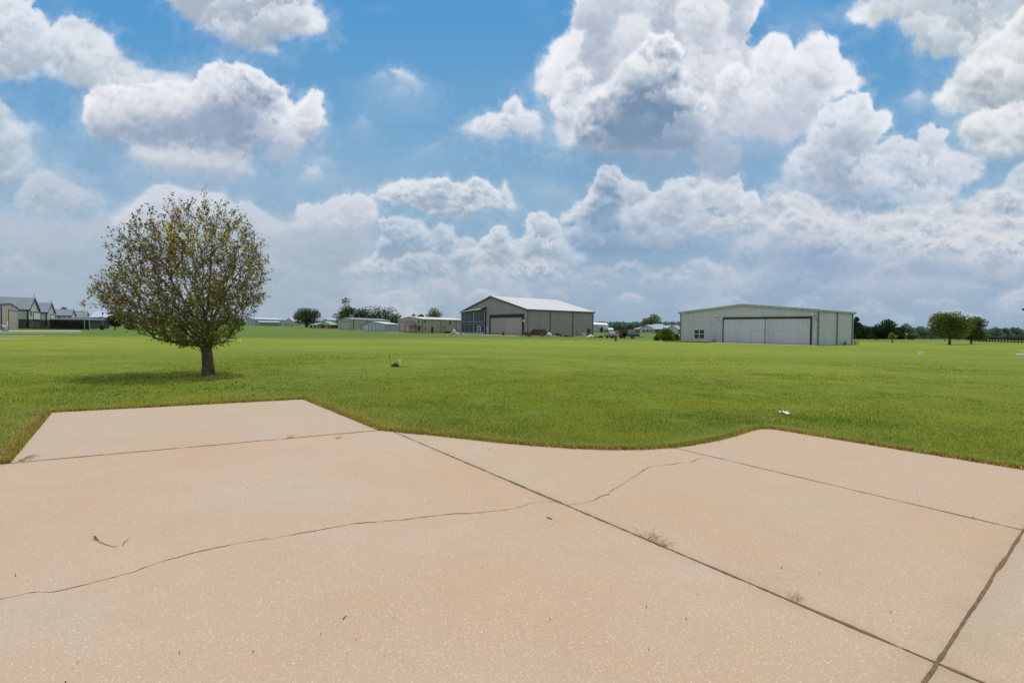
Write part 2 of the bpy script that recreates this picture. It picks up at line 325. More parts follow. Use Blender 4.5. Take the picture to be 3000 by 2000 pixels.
# every cloud mass as a rough outline in degrees-like plane units; back to front
# (outline, billow size, edge softness, opacity, depth of shading, lit colour, shaded colour)
W = (236, 240, 246); S1 = (150, 172, 198); S2 = (170, 186, 206); LAV = (186, 192, 205)
CL = [
 # hazy far masses low down
 ([(-400,600),(-60,610),(120,630),(250,640),(340,610),(400,585),(450,545),(490,540),(560,565),(640,560),(690,600),(720,580),(770,625),(840,645),(880,612),(940,603),(1000,575),(1070,572),(1105,600),(1090,660),(1100,720),(1260,1100),(-400,1100)], 60, 22, .72, .35, (198,204,214), (172,184,198)),
 ([(690,615),(705,588),(735,588),(775,625),(830,650),(870,660),(800,700),(700,690)], 34, 4, .5, .35, (226,230,236), LAV),
 ([(860,655),(875,600),(940,600),(970,585),(1010,568),(1070,570),(1108,600),(1100,640),(1060,665),(980,660),(900,670)], 34, 3, .75, .5, (228,232,240), LAV),
 ([(330,640),(400,590),(450,545),(490,540),(560,565),(650,565),(690,600),(640,660),(450,680),(340,670)], 40, 4, .75, .5, (228,231,238), LAV),
 ([(1060,775),(1100,740),(1120,690),(1115,645),(1150,636),(1210,640),(1240,650),(1262,685),(1290,650),(1325,662),(1335,700),(1390,700),(1420,740),(1500,800),(1560,860),(1500,1000),(1150,1000),(1120,830)], 36, 5, .72, 1.1, (226,232,238), (150,176,199)),
 ([(1240,1000),(1250,850),(1380,800),(1600,790),(1900,780),(2050,800),(2090,830),(2100,1000)], 40, 20, .35, .6, (196,206,216), (152,176,198)),
 ([(2060,1000),(2090,850),(2140,780),(2155,700),(2215,690),(2250,670),(2262,610),(2232,580),(2238,545),(2290,540),(2350,505),(2420,480),(2500,470),(2600,500),(2700,540),(2760,600),(2800,640),(2860,610),(2950,625),(3100,610),(3400,600),(3400,1000)], 56, 8, .55, 1.15, (226,230,237), (146,172,201)),
 # centre tower group
 ([(1380,790),(1388,730),(1410,700),(1450,662),(1482,660),(1492,690),(1515,705),(1545,690),(1540,645),(1550,628),(1585,620),(1622,640),(1642,665),(1655,700),(1720,760),(1660,800),(1450,810)], 34, 3, .95, .9, (226,232,238), (160,182,200)),
 ([(1648,690),(1650,630),(1690,605),(1725,570),(1742,520),(1765,490),(1800,487),(1825,515),(1850,535),(1890,535),(1905,560),(1935,560),(1955,530),(2010,520),(2045,535),(2055,508),(2085,500),(2120,530),(2165,510),(2180,560),(2215,570),(2232,615),(2205,635),(2150,640),(2080,690),(2000,740),(1900,745),(1780,745),(1690,735)], 46, 3, .96, 1.15, (232,236,242), (128,162,194)),
 ([(2025,465),(2060,440),(2090,405),(2120,400),(2150,430),(2178,435),(2165,470),(2150,500),(2130,545),(2090,545),(2060,500)], 34, 4, .85, .25, (178,192,212), (150,172,200)),
 ([(1790,640),(1830,605),(1880,590),(1930,560),(1975,530),(2040,560),(2060,530),(2100,540),(2150,540),(2180,570),(2170,600),(2080,610),(2000,640),(1920,665),(1850,672)], 44, 5, .85, .75, (236,239,243), (172,190,210)),
 ([(1868,700),(1905,665),(1960,668),(2010,640),(2060,622),(2120,640),(2125,670),(2080,690),(2000,700),(1960,730),(1920,730)], 26, 6, .7, .6, (222,228,236), (165,185,205)),
 ([(2195,600),(2185,575),(2210,560),(2230,600),(2235,620),(2215,630)], 18, 4, .8, .5, W, S2),
 # right tower
 ([(2790,600),(2820,540),(2870,520),(2880,490),(2855,460),(2780,445),(2770,410),(2780,390),(2730,365),(2690,375),(2685,420),(2640,400),(2590,410),(2555,440),(2590,480),(2700,600)], 44, 4, .85, .6, (228,232,240), (178,192,212)),
 ([(2298,520),(2310,455),(2365,415),(2376,360),(2420,312),(2465,290),(2510,268),(2545,285),(2560,322),(2612,340),(2608,372),(2575,410),(2560,440),(2580,480),(2620,520),(2560,560),(2420,560)], 60, 4, .95, .8, W, (172,188,208)),
 ([(2080,850),(2090,810),(2130,785),(2190,800),(2270,760),(2300,700),(2380,660),(2350,760),(2280,830),(2200,860)], 36, 5, .75, .7, (224,228,234), (165,184,203)),
 ([(2240,790),(2260,720),(2330,690),(2450,720),(2560,770),(2560,815),(2400,815),(2280,812)], 50, 26, .7, .15, (160,180,206), (146,170,200)),
 ([(2690,700),(2720,640),(2745,600),(2800,625),(2870,640),(2920,625),(3010,630),(3100,600),(3400,600),(3400,700),(2900,740),(2760,720)], 40, 4, .8, .7, (226,230,238), (168,186,207)),
 ([(2560,730),(2620,690),(2700,660),(2740,700),(2800,720),(2780,800),(2640,820),(2570,790)], 34, 8, .6, .7, (212,219,230), (162,182,206)),
 ([(2760,725),(2820,690),(2920,680),(2900,720),(2850,760),(2780,780)], 26, 7, .65, .6, (222,226,232), (168,186,206)),
 ([(2850,770),(2900,720),(2960,740),(2990,780),(2940,830),(2870,820)], 26, 7, .6, .6, (218,223,230), (168,186,204)),
 ([(2400,850),(2440,820),(2560,815),(2660,820),(2760,810),(2820,830),(2740,870),(2560,870)], 24, 7, .6, .6, (214,218,225), (165,184,203)),
 ([(2920,600),(2930,560),(2960,505),(3000,478),(3100,470),(3400,480),(3400,610),(3100,600)], 34, 5, .85, .6, (220,226,234), (180,195,212)),
 # far right top
 ([(2480,42),(2540,10),(2560,-30),(2600,-400),(3400,-400),(3400,230),(2960,290),(2850,260),(2805,160),(2740,158),(2690,145),(2668,95),(2620,50),(2560,72),(2500,60)], 80, 5, .95, .6, (238,241,243), (186,201,212)),
 ([(2725,300),(2760,262),(2795,215),(2850,160),(2900,115),(2950,75),(3010,20),(3400,0),(3400,460),(3060,450),(2985,448),(2880,458),(2830,425),(2812,375),(2835,345),(2850,325),(2790,318)], 80, 6, .96, .9, (240,242,243), (172,188,200)),
 ([(2810,375),(2850,335),(2930,310),(3000,290),(3100,260),(3400,250),(3400,470),(2985,452),(2885,460),(2830,430)], 60, 5, .9, .8, (240,242,244), (180,195,206)),
 ([(2655,290),(2690,262),(2710,285),(2690,300)], 14, 6, .6, .3, W, S2),
 # big cloud
 ([(1685,-400),(1690,30),(1672,75),(1660,110),(1625,125),(1608,165),(1582,205),(1572,258),(1610,275),(1628,325),(1640,375),(1645,418),(1700,425),(1755,438),(1850,450),(1960,452),(2050,430),(2110,380),(2200,400),(2320,412),(2375,370),(2392,325),(2440,285),(2510,262),(2527,230),(2495,205),(2458,175),(2450,130),(2405,92),(2360,120),(2325,145),(2305,108),(2255,98),(2215,150),(2190,130),(2200,80),(2222,10),(2225,-400)], 80, 3, .98, .7, (240,242,248), (184,196,216)),
 ([(1590,262),(1600,190),(1640,130),(1680,90),(1710,90),(1700,150),(1650,200),(1625,290)], 34, 5, .8, .3, (246,247,251), (206,212,226)),
 ([(1630,300),(1650,225),(1690,195),(1725,210),(1722,250),(1705,290),(1690,310),(1740,260),(1770,250),(1760,300),(1700,360),(1640,380)], 30, 6, .8, .6, (244,246,250), (182,196,216)),
 ([(1790,120),(1820,50),(1860,40),(1905,60),(1910,110),(1880,140),(1830,150)], 36, 8, .7, .4, (246,247,250), (208,214,226)),
 ([(1985,20),(2010,-20),(2100,-30),(2140,20),(2120,100),(2090,170),(2100,250),(2060,230),(2020,150),(1980,80)], 40, 8, .75, .5, (246,247,251), (204,212,226)),
 ([(1670,420),(1690,330),(1760,260),(1800,225),(1830,180),(1870,135),(1905,105),(1950,98),(1990,130),(2000,180),(2015,230),(2060,240),(2090,290),(2110,340),(2080,400),(2020,440),(1850,448)], 64, 5, .92, 1.25, (246,247,250), (122,150,180)),
 ([(2095,300),(2100,225),(2125,192),(2160,185),(2195,205),(2192,245),(2160,290),(2150,350),(2110,360)], 32, 5, .85, .6, (247,248,251), (200,208,222)),
 ([(2190,320),(2215,265),(2250,255),(2275,275),(2262,320),(2230,350)], 26, 8, .7, .5, (244,246,250), (200,208,222)),
 ([(2060,400),(2090,350),(2160,330),(2300,320),(2370,330),(2340,385),(2220,400),(2120,395)], 50, 26, .6, .2, (205,212,226), (192,202,220)),
 ([(1800,440),(1860,400),(1960,410),(2050,430),(1930,560),(1830,520)], 50, 40, .38, .1, (165,184,208), (155,178,205)),
 ([(1800,430),(1780,380),(1840,320),(1930,290),(2020,310),(2060,370),(2030,420),(1930,445)], 50, 42, .8, .1, (118,148,180), (112,142,174)),
 # left top chain
 ([(-400,-100),(20,-10),(90,10),(130,60),(150,85),(180,58),(235,54),(290,80),(325,110),(332,140),(360,170),(400,195),(470,215),(520,210),(575,240),(560,300),(400,290),(300,262),(250,258),(200,250),(170,225),(140,205),(60,235),(-60,240),(-400,260)], 64, 5, .95, .75, (228,233,240), (176,193,209)),
 ([(-60,560),(-400,560),(-400,250),(-60,270),(5,300),(45,345),(85,385),(90,430),(105,475),(90,520),(40,560)], 50, 10, .8, .7, (222,228,235), (170,190,205)),
 ([(60,370),(100,355),(130,385),(110,400),(80,395)], 14, 10, .45, .3, W, S2),
 ([(40,600),(60,550),(110,492),(150,500),(190,530),(240,550),(300,575),(312,592),(250,610),(130,640)], 28, 6, .6, .6, (222,224,230), (188,195,206)),
 ([(140,540),(165,470),(210,490),(280,520),(250,555),(190,545)], 26, 16, .35, .3, (215,222,230), LAV),
 ([(248,345),(252,285),(280,260),(340,255),(420,250),(500,230),(570,240),(580,208),(640,188),(700,190),(760,205),(800,245),(830,255),(850,300),(866,312),(885,288),(915,268),(942,280),(944,330),(935,380),(900,420),(870,425),(800,420),(760,430),(735,460),(728,502),(670,517),(600,512),(520,502),(440,488),(380,452),(380,420),(300,408),(265,388)], 56, 4, .97, 1.0, (238,240,246), (150,170,196)),
 ([(265,380),(255,300),(290,262),(360,262),(470,270),(560,260),(590,215),(640,195),(600,290),(560,350),(500,370),(420,350),(340,380)], 44, 8, .7, .6, (240,242,246), (196,205,218)),
 ([(330,410),(420,370),(530,350),(600,310),(700,300),(770,330),(790,380),(740,420),(720,440),(600,440),(450,430)], 56, 30, .88, .15, (150,168,194), (140,160,189)),
 ([(380,450),(400,425),(470,435),(560,440),(640,450),(720,470),(722,500),(670,514),(520,500),(430,482)], 34, 12, .8, .4, (222,227,235), (180,193,210)),
 ([(770,460),(790,425),(850,415),(882,430),(872,480),(845,498),(800,480)], 26, 7, .7, .25, (180,193,210), (160,180,203)),
 ([(820,350),(850,320),(880,295),(910,275),(938,285),(938,330),(920,380),(880,400),(840,390)], 26, 6, .8, .5, (244,245,249), (200,208,220)),
 ([(470,-400),(470,-20),(530,35),(600,82),(660,118),(690,135),(760,142),(815,152),(790,115),(850,108),(900,102),(955,92),(962,60),(930,30),(915,10),(900,-400)], 60, 4, .95, .7, (240,242,246), (184,196,212)),
 # small ones
 ([(1356,375),(1390,348),(1425,332),(1470,330),(1478,305),(1508,280),(1530,298),(1532,322),(1575,330),(1590,370),(1572,402),(1530,392),(1500,388),(1450,412),(1420,400),(1390,395)], 28, 5, .9, .6, (240,242,247), (188,201,218)),
 ([(894,515),(900,490),(935,488),(942,512),(920,525)], 16, 9, .7, .3, (225,230,238), S2),
 ([(930,470),(950,458),(975,475),(950,480)], 10, 9, .4, .3, W, S2),
 ([(1145,205),(1175,203),(1215,225),(1228,252),(1200,240),(1165,225)], 16, 8, .75, .3, W, S2),
 ([(1095,228),(1110,212),(1130,215),(1130,232)], 12, 8, .4, .3, W, S2),
 ([(1160,262),(1175,250),(1185,262),(1172,268)], 8, 8, .4, .3, W, S2),
 ([(1040,370),(1060,340),(1080,355),(1070,385)], 18, 14, .3, .3, W, S2),
 ([(1200,470),(1240,430),(1290,420),(1270,450),(1220,470)], 22, 16, .22, .3, W, S2),
 ([(1090,575),(1130,545),(1180,528),(1240,530),(1300,518),(1330,535),(1360,540),(1385,518),(1420,530),(1465,560),(1480,538),(1495,560),(1512,612),(1450,605),(1400,618),(1360,640),(1270,635),(1200,605)], 34, 4, .92, 1.0, (232,235,240), (165,184,205)),
 ([(1560,560),(1620,545),(1700,575),(1680,590),(1600,580)], 26, 22, .35, .2, (205,217,228), S2),
 ([(1500,520),(1600,530),(1560,545),(1500,545)], 26, 22, .3, .2, (205,217,228), S2),
]
_r = random.Random(5)
_rows = []
for _k in range(120):     # rows of cumulus shrinking towards the horizon
    _y = _r.uniform(600, 935) if _k % 3 else _r.uniform(780, 935); _x = _r.uniform(1060, 3150) if _y > 740 else _r.uniform(2080, 3150)
    if _y < 760 and 1380 < _x < 2150: continue
    if _k % 6 == 0: _x = _r.uniform(-60, 1100); _y = _r.uniform(760, 930)
    _s = (.42+1.25*(935-_y)/335)*_r.uniform(.55, 1.35)
    _w = 74*_s; _h = 40*_s*_r.uniform(.7, 1.25); _pp = [(_x-_w, _y+_h*.30)]
    for _q in range(5):
        _u = -.75+_q*.375; _pp.append((_x+_w*_u, _y-_h*(.95-abs(_u-_r.uniform(-.3, .3))*.8)*_r.uniform(.65, 1.1)))
    _pp += [(_x+_w, _y+_h*.25), (_x+_w*.5, _y+_h*.42), (_x-_w*.5, _y+_h*.45)]
    _dim = 1 if _x > 1080 else .4
    _rows.append((_y, (_pp, 17*_s+7, 3+2.5*_s, _r.uniform(.45, .85)*_dim, 1.05, (228-14*(_y > 800), 229-12*(_y > 800), 233-8*(_y > 800)), (150+14*(_y > 800), 175+10*(_y > 800), 201-2*(_y > 800)))))
_rows.sort(key=lambda q: q[0])
CL[7:7] = [q[1] for q in _rows if q[1][0][0][0] < 1000 or q[0] > 800][:40]
CL += [q[1] for q in _rows if not (q[1][0][0][0] < 1000 or q[0] > 800)]
CL += [q[1] for q in _rows if (q[0] > 800 and q[1][0][0][0] >= 1000)][20:]
CL += [([(1690,690),(1720,630),(1790,640),(1850,690),(1960,715),(2080,740),(1960,765),(1780,760),(1700,740)], 40, 34, .70, .1, (128,160,193), (126,158,192)),
 ([(2250,780),(2280,715),(2380,700),(2470,725),(2560,790),(2500,815),(2300,812)], 40, 34, .72, .1, (134,162,198), (134,160,196)),
 ([(1130,800),(1200,760),(1300,755),(1350,790),(1250,815)], 30, 22, .45, .1, (140,168,194), (134,164,192)),
 ([(2600,800),(2700,760),(2800,770),(2860,810),(2740,830)], 30, 24, .60, .1, (138,164,197), (138,164,196)),
 ([(2400,400),(2500,370),(2560,420),(2540,500),(2440,490)], 40, 34, .35, .1, (160,180,206), (154,176,202))]
def s2l(c):
    c = np.array(c, float)/255
    return np.where(c <= .04045, c/12.92, ((c+.055)/1.055)**2.4)
def cloud_layers(X, Y, step):
    """X, Y: 2-D arrays (columns right, rows down). returns linear rgb premultiplied + alpha"""
    H, Wd = X.shape
    rgb = np.zeros(X.shape+(3,)); A = np.zeros(X.shape)
    # thin haze and pale veil towards the horizon
    hz = sm(480, 1020, Y)*.80 + .12*sm(0, 600, Y)
    veil = sm(.05, .55, fbm(X/420, Y/200, 77, 5))*.22*sm(950, 300, Y)
    hz = np.clip(hz, 0, 1)
    c = s2l((152, 176, 196))
    top = s2l((190, 208, 226))
    a = 1-(1-hz)*(1-veil)
    w = (veil/(hz+veil+1e-6))[..., None]
    rgb = (c*(1-w)+top*w)*a[..., None]; A = a
    for i, (P, bs, soft, op, dep, lit, shd) in enumerate(CL):
        m = bs*1.6+soft*8+20
        x0 = min(p[0] for p in P)-m; x1 = max(p[0] for p in P)+m
        y0 = min(p[1] for p in P)-m; y1 = max(p[1] for p in P)+m
        j = np.where((X[0] >= x0) & (X[0] <= x1))[0]; k = np.where((Y[:, 0] >= y0) & (Y[:, 0] <= y1))[0]
        if len(j) < 3 or len(k) < 3: continue
        sl = (slice(k[0], k[-1]+1), slice(j[0], j[-1]+1))
        x = X[sl]; y = Y[sl]
        d = poly_sdf(x, y, P)
        b = billow(x, y, bs, 100+i*7, 5); f = fbm(x/bs*1.2, y/bs*1.2, 300+i, 6, .6)
        bmid = billow(x, y, bs*.45, 900+i*7, 4)
        d = d + (b-.28)*bs*.42 + f*bs*.34
        yy = (y-min(max(P, key=lambda p: p[1])[1], 9e9)); Ht = max(p[1] for p in P)-min(p[1] for p in P)
        low = np.clip((y-min(p[1] for p in P))/Ht, 0, 1)
        e = soft*(.7+2.4*low**2) * (1+1.6*np.clip(f+.25, 0, 1))
        al = sm(-e, e*1.6, d)
        wisp = sm(-e*5, e*2, d+f*bs*.5)*.20
        al = np.clip(al+wisp*(1-al), 0, 1)
        R = bs*1.5
        h = np.sqrt(np.clip(d/R, 0, 1))*(.75+.6*np.clip(b, 0, 1))
        # light from above: march upwards through the mass
        tau = np.zeros(x.shape); n = 12
        for q in range(1, n+1):
            off = int(round(q*bs*.16/step*(1+q*.08)))
            sh = np.zeros(x.shape)
            if off < x.shape[0]: sh[off:] = h[:-off] if off else h
            dx = int(round(off*.12))
            if dx: sh = np.roll(sh, -dx, 1)
            tau += sh
        tau /= n
        L = np.exp(-tau*2.1*dep)
        # relief of the single puffs
        g = b*.5+bmid*.22+f*.08; o2 = max(1, int(round(bs*.10/step)))
        rel = np.zeros(x.shape); rel[:-o2] = g[:-o2]-g[o2:]*1.0
        rel = -rel
        rel = rel/np.sqrt(1+(rel*3)**2)
        relx = np.zeros(x.shape); relx[:, o2:] = g[:, o2:]-g[:, :-o2]
        big = billow(x, y, bs*1.5, 500+i*7, 2); o3 = max(1, int(round(bs*.2/step)))
        rb = np.zeros(x.shape); rb[:-o3] = big[o3:]-big[:-o3]
        dd = np.clip(dep, .3, 1)
        blob = sm(.75, .05, fbm(x/bs*.5+3, y/bs*.7, 700+i, 3)+.45)
        t = .00+L*.84 + (rel*.75 + rb*.85)*dd + relx*.12*dd
        t = t + ((b-.33)*.45+(bmid-.33)*.2)*dd - (1-blob)*.22*dd
        edge = sm(bs*.35, 0, d)*(1-low*.8)
        t = t + edge*.22
        t = np.clip((t-.5)*1.15+.50, 0, 1); t = t*t*(3-2*t)*.6+t*.4
        if bs >= 17 and dep >= .5 and op > .55:      # single puffs: bright crowns that melt into the mass below them
            rr = random.Random(1000+i); area = max(1e3, float((d > 0).sum())*step*step)
            caps = []
            for q in range(min(70, int(area/(bs*bs*.55)))):
                kx = rr.randrange(x.shape[1]); ky = rr.randrange(x.shape[0])
                if d[ky, kx] > bs*.12: caps.append((y[ky, kx], x[ky, kx], bs*rr.choice([rr.uniform(.3, .6), rr.uniform(.6, 1.3)])))
            caps.sort()
            for cy, cx, r in caps:
                a0 = max(0, int((cx-r*2.2-x[0, 0])/step)); a1 = int((cx+r*2.2-x[0, 0])/step)+1
                b0 = max(0, int((cy-r*2.2-y[0, 0])/step)); b1 = int((cy+r*2.2-y[0, 0])/step)+1
                q = (slice(b0, b1), slice(a0, a1))
                xx = x[q]; yy2 = y[q]
                if xx.size < 9: continue
                dx2 = (xx-cx)/(r*1.15); dy2 = (yy2-cy)/(r*.85)
                rad = np.sqrt(dx2*dx2+dy2*dy2)
                dd2 = (1-rad)*r + (b[q]-.3)*min(r, bs*.7)*1.7 + f[q]*r*1.5 + (bmid[q]-.3)*r*.45
                up = np.clip(.62-.62*dy2, 0, 1)
                ma = sm(-r*.12, r*.25, dd2)*sm(.95, -.45, dy2)*rr.uniform(.35, .9)*(.35+.65*sm(.0, .4, float(t[q].mean())))
                ma *= sm(0, bs*.25, d[q]+bs*.1)
                tone = np.clip(.50+.62*up*sm(r*1.1, 0, dd2)+.16*up + (rel[q]*.3), 0, 1.1)
                tone = t[q]*.35+tone*.65+.02
                t[q] = t[q]*(1-ma*.85)+tone*ma*.85
            t = np.clip(t, 0, 1)
        # soft s-curve
        cl = s2l(shd)*.84*(1-t[..., None]) + s2l(lit)*t[..., None]
        al = al*op
        # distance haze
        hf = (.30*sm(560, 960, y))[..., None]
        cl = cl*(1-hf) + s2l((163, 182, 200))*hf
        # feather at the far borders of the backdrop
        rgb[sl] = rgb[sl]*(1-al[..., None]) + cl*al[..., None]
        A[sl] = A[sl]*(1-al) + al
    return rgb, A
# ---------------------------------------------------------------- sky backdrop with the clouds
def array_mesh(name, co3, quads, mat, attrs=(), smooth=False):
    me = bpy.data.meshes.new(name)
    me.vertices.add(len(co3)); me.vertices.foreach_set('co', np.ascontiguousarray(co3, dtype=np.float32).ravel())
    nf, k = quads.shape
    me.loops.add(nf*k); me.loops.foreach_set('vertex_index', np.ascontiguousarray(quads, dtype=np.int32).ravel())
    me.polygons.add(nf); me.polygons.foreach_set('loop_start', np.arange(nf, dtype=np.int32)*k)
    me.polygons.foreach_set('use_smooth', np.full(nf, smooth))
    for an, arr in attrs:
        if arr.ndim == 2:
            a = me.color_attributes.new(an, 'FLOAT_COLOR', 'POINT'); a.data.foreach_set('color', np.ascontiguousarray(arr, dtype=np.float32).ravel())
        else:
            a = me.attributes.new(an, 'FLOAT', 'POINT'); a.data.foreach_set('value', np.ascontiguousarray(arr, dtype=np.float32))
    me.update(calc_edges=True); me.materials.append(mat)
    o = bpy.data.objects.new(name, me); C.objects.link(o); return o
def grid_quads(nr, nc):
    i = np.arange(nr*nc).reshape(nr, nc)
    return np.stack([i[:-1, :-1], i[1:, :-1], i[1:, 1:], i[:-1, 1:]], -1).reshape(-1, 4)
STEP = 3.0
gx = np.concatenate([np.arange(-900, -60, 20.), np.arange(-60, 3060, STEP), np.arange(3060, 3901, 20.)])
gy = np.concatenate([np.arange(-800, -60, 20.), np.arange(-60, 985, STEP), np.array([1000., 1040., 1100.])])
GX, GY = np.meshgrid(gx, gy)
# cloud field on a regular grid, then sampled onto the backdrop
cx = np.arange(-300, 3301, STEP); cy = np.arange(-300, 1003, STEP)
CX, CY = np.meshgrid(cx, cy)
crgb, cA = cloud_layers(CX, CY, STEP)
ii = np.clip(((GY+300)/STEP).round().astype(int), 0, len(cy)-1); jj = np.clip(((GX+300)/STEP).round().astype(int), 0, len(cx)-1)
srgb = crgb[ii, jj]; sA = cA[ii, jj]
fade = sm(-850, -250, GX)*sm(3850, 3250, GX)*sm(-780, -250, GY)
gt = sm(-100, 720, GY)[..., None]; lr = sm(-600, 1500, GX)[..., None]*.5+.5
blue = s2l((84, 152, 207))*(1-gt)+s2l((124, 172, 205))*gt
srgb = srgb+blue*(1-sA)[..., None]
sA = fade
dirs = np.array(_fw)[None, None]+np.array(_rt)[None, None]*((GX-1500)/F)[..., None]+np.array(_up)[None, None]*((1000-GY)/F)[..., None]
dirs /= np.linalg.norm(dirs, axis=-1, keepdims=True)
co3 = np.array(EYE)[None, None]+dirs*9000
m, nt, out = newmat('cloudy_sky'); n = N(nt)
at = n('Attribute'); at.attribute_name = 'cloud'; aa = n('Attribute'); aa.attribute_name = 'cover'
em = n('Emission'); n.ln(at.outputs['Color'], em.inputs[0]); em.inputs[1].default_value = 1.0
tr = n('BsdfTransparent'); ms = n('MixShader')
n.ln(aa.outputs['Fac'], ms.inputs[0]); n.ln(tr.outputs[0], ms.inputs[1]); n.ln(em.outputs[0], ms.inputs[2]); n.ln(ms.outputs[0], out.inputs[0])
m.cycles.emission_sampling = 'NONE'
col4 = np.concatenate([srgb, np.ones(srgb.shape[:2]+(1,))], -1).reshape(-1, 4)
sky = array_mesh('sky', co3.reshape(-1, 3), grid_quads(*GX.shape), m, [('cloud', col4), ('cover', sA.ravel())])
tag(sky, kind='structure')

# ---------------------------------------------------------------- pavement outline (world metres)
def g2(px, py): p = G0(px, py); return (p.x, p.y)
J1 = g2(20, 1357); J1b = g2(1112, 1260)
dj = (J1[0]-J1b[0], J1[1]-J1b[1])
left_far = (J1[0]+dj[0]*2.2, J1[1]+dj[1]*2.2)
MJ0 = g2(1150, 1263); MJ1 = g2(2745, 1942); mj = (MJ1[0]-MJ0[0], MJ1[1]-MJ0[1])
MJ2 = (MJ1[0]+mj[0]*1.2, MJ1[1]+mj[1]*1.2)
curve = [g2(*p) for p in [(1190, 1268), (1270, 1275), (1360, 1285), (1460, 1296), (1560, 1305), (1680, 1313), (1780, 1317), (1870, 1317), (1975, 1311)]]
curve2 = [g2(*p) for p in [(2040, 1301), (2100, 1290), (2150, 1277), (2200, 1261), (2230, 1256), (2262, 1256)]]
R4 = g2(2262, 1256); R4b = g2(3000, 1375); rd = (R4b[0]-R4[0], R4b[1]-R4[1])
right_far = (R4[0]+rd[0]*4, R4[1]+rd[1]*4)
SJ0 = curve[-1]; SJ1 = g2(3000, 1553)
RJ0 = g2(3000, 1552); RJ1 = MJ1; rj = (RJ0[0]-RJ1[0], RJ0[1]-RJ1[1])
RJt = (RJ1[0]+rj[0]*2.35, RJ1[1]+rj[1]*2.35); RJb = (RJ1[0]-rj[0]*2.5, RJ1[1]-rj[1]*2.5)
OUT = [g2(147, 1208), g2(890, 1169), g2(1060, 1238), J1b, MJ0]+curve+curve2+[right_far, (30, -14), (-30, -14), left_far, J1]
def isect(p, d, q, e):
    det = d[0]*(-e[1])+e[0]*d[1]; t = ((q[0]-p[0])*(-e[1])+e[0]*(q[1]-p[1]))/det
    return (p[0]+d[0]*t, p[1]+d[1]*t)
RJt = isect(RJ1, rj, R4, rd)
def concrete(name, base, grey, seed):
    m, nt, out = newmat(name); n = N(nt)
    gp = n('NewGeometry').outputs['Position']
    mp = n('VectorMath', operation='ADD'); n.ln(gp, mp.inputs[0]); mp.inputs[1].default_value = (seed*3.1, seed*1.7, 0); vec = mp.outputs[0]
    big = n.noise(vec, .38, 6, .6); mid = n.noise(vec, 2.2, 5, .6); fine = n.noise(vec, 60, 3, .7); grit = n.noise(vec, 260, 2, .6)
    st = n('Mapping'); n.ln(vec, st.inputs[0]); st.inputs['Rotation'].default_value = (0, 0, -.55); st.inputs['Scale'].default_value = (.35, 1.6, 1)
    stain = n.noise(st.outputs[0], 1.0, 6, .62)
    c = n.mix(n.ramp(big, [(.38, g3(0)), (.64, g3(1))]), base, grey)
    c = n.mix(n.math('MULTIPLY', n.ramp(stain, [(.50, g3(0)), (.70, g3(1))]), .52), c, (.42, .30, .185, 1))
    c = n.mix(n.math('MULTIPLY', n.ramp(mid, [(.46, g3(0)), (.75, g3(1))]), .26), c, (.37, .27, .18, 1))
    k = n.math('ADD', n.math('MULTIPLY', n.math('SUBTRACT', fine, .5), .34), n.math('MULTIPLY', n.math('SUBTRACT', grit, .5), .38))
    hv = n('HueSaturation'); n.ln(c, hv.inputs['Color']); n.ln(n.math('ADD', k, 1.0), hv.inputs['Value']); c = hv.outputs[0]
    # exposed aggregate: two sizes of chips, white, amber, a few dark
    for sc_, thr, keep in ((84, .27, .66), (150, .30, .50)):
        vo = n('TexVoronoi'); n.ln(vec, vo.inputs['Vector']); vo.inputs['Scale'].default_value = sc_; vo.inputs['Randomness'].default_value = 1
        s = n('SeparateColor'); n.ln(vo.outputs['Color'], s.inputs[0])
        chip = n.math('LESS_THAN', vo.outputs['Distance'], n.math('MULTIPLY', s.outputs[2], thr*1.35))
        on = n.math('GREATER_THAN', s.outputs[0], keep)
        cc = n.ramp(s.outputs[1], [(0, (.62, .53, .42)), (.30, (.68, .61, .50)), (.46, (.74, .69, .60)), (.58, (.70, .47, .22)), (.72, (.55, .30, .12)), (.80, (.28, .19, .12)), (.90, (.60, .52, .42))], 'CONSTANT')
        c = n.mix(n.math('MULTIPLY', n.math('MULTIPLY', chip, on), .60), c, cc)
    # dirt washed along the joints
    for (ax_, ay_), (dx_, dy_), wid_ in ((MJ0, mj, .055), (RJ1, rj, .09), (J1, (J1b[0]-J1[0], J1b[1]-J1[1]), .05), (SJ0, (SJ1[0]-SJ0[0], SJ1[1]-SJ0[1]), .03)):
        l_ = math.hypot(dx_, dy_); nv = (-dy_/l_, dx_/l_, 0)
        dp = n('VectorMath', operation='DOT_PRODUCT'); n.ln(gp, dp.inputs[0]); dp.inputs[1].default_value = nv
        ds = n.math('ABSOLUTE', n.math('SUBTRACT', dp.outputs['Value'], ax_*nv[0]+ay_*nv[1]))
        k_ = n.math('MULTIPLY', n.ramp(n.math('DIVIDE', ds, wid_*2.2), [(0, g3(1)), (1, g3(0))]), n.math('MULTIPLY', n.ramp(mid, [(.35, g3(.15)), (.65, g3(1))]), .38))
        c = n.mix(k_, c, (.30, .225, .14, 1))
    bs = n('BsdfPrincipled'); n.ln(c, bs.inputs['Base Color']); bs.inputs['Roughness'].default_value = .85; bs.inputs['Specular IOR Level'].default_value = .25
    bp = n('Bump'); bp.inputs['Strength'].default_value = .35; bp.inputs['Distance'].default_value = .006
    n.ln(n.math('ADD', grit, fine), bp.inputs['Height']); n.ln(bp.outputs[0], bs.inputs['Normal'])
    n.ln(bs.outputs[0], out.inputs[0]); return m
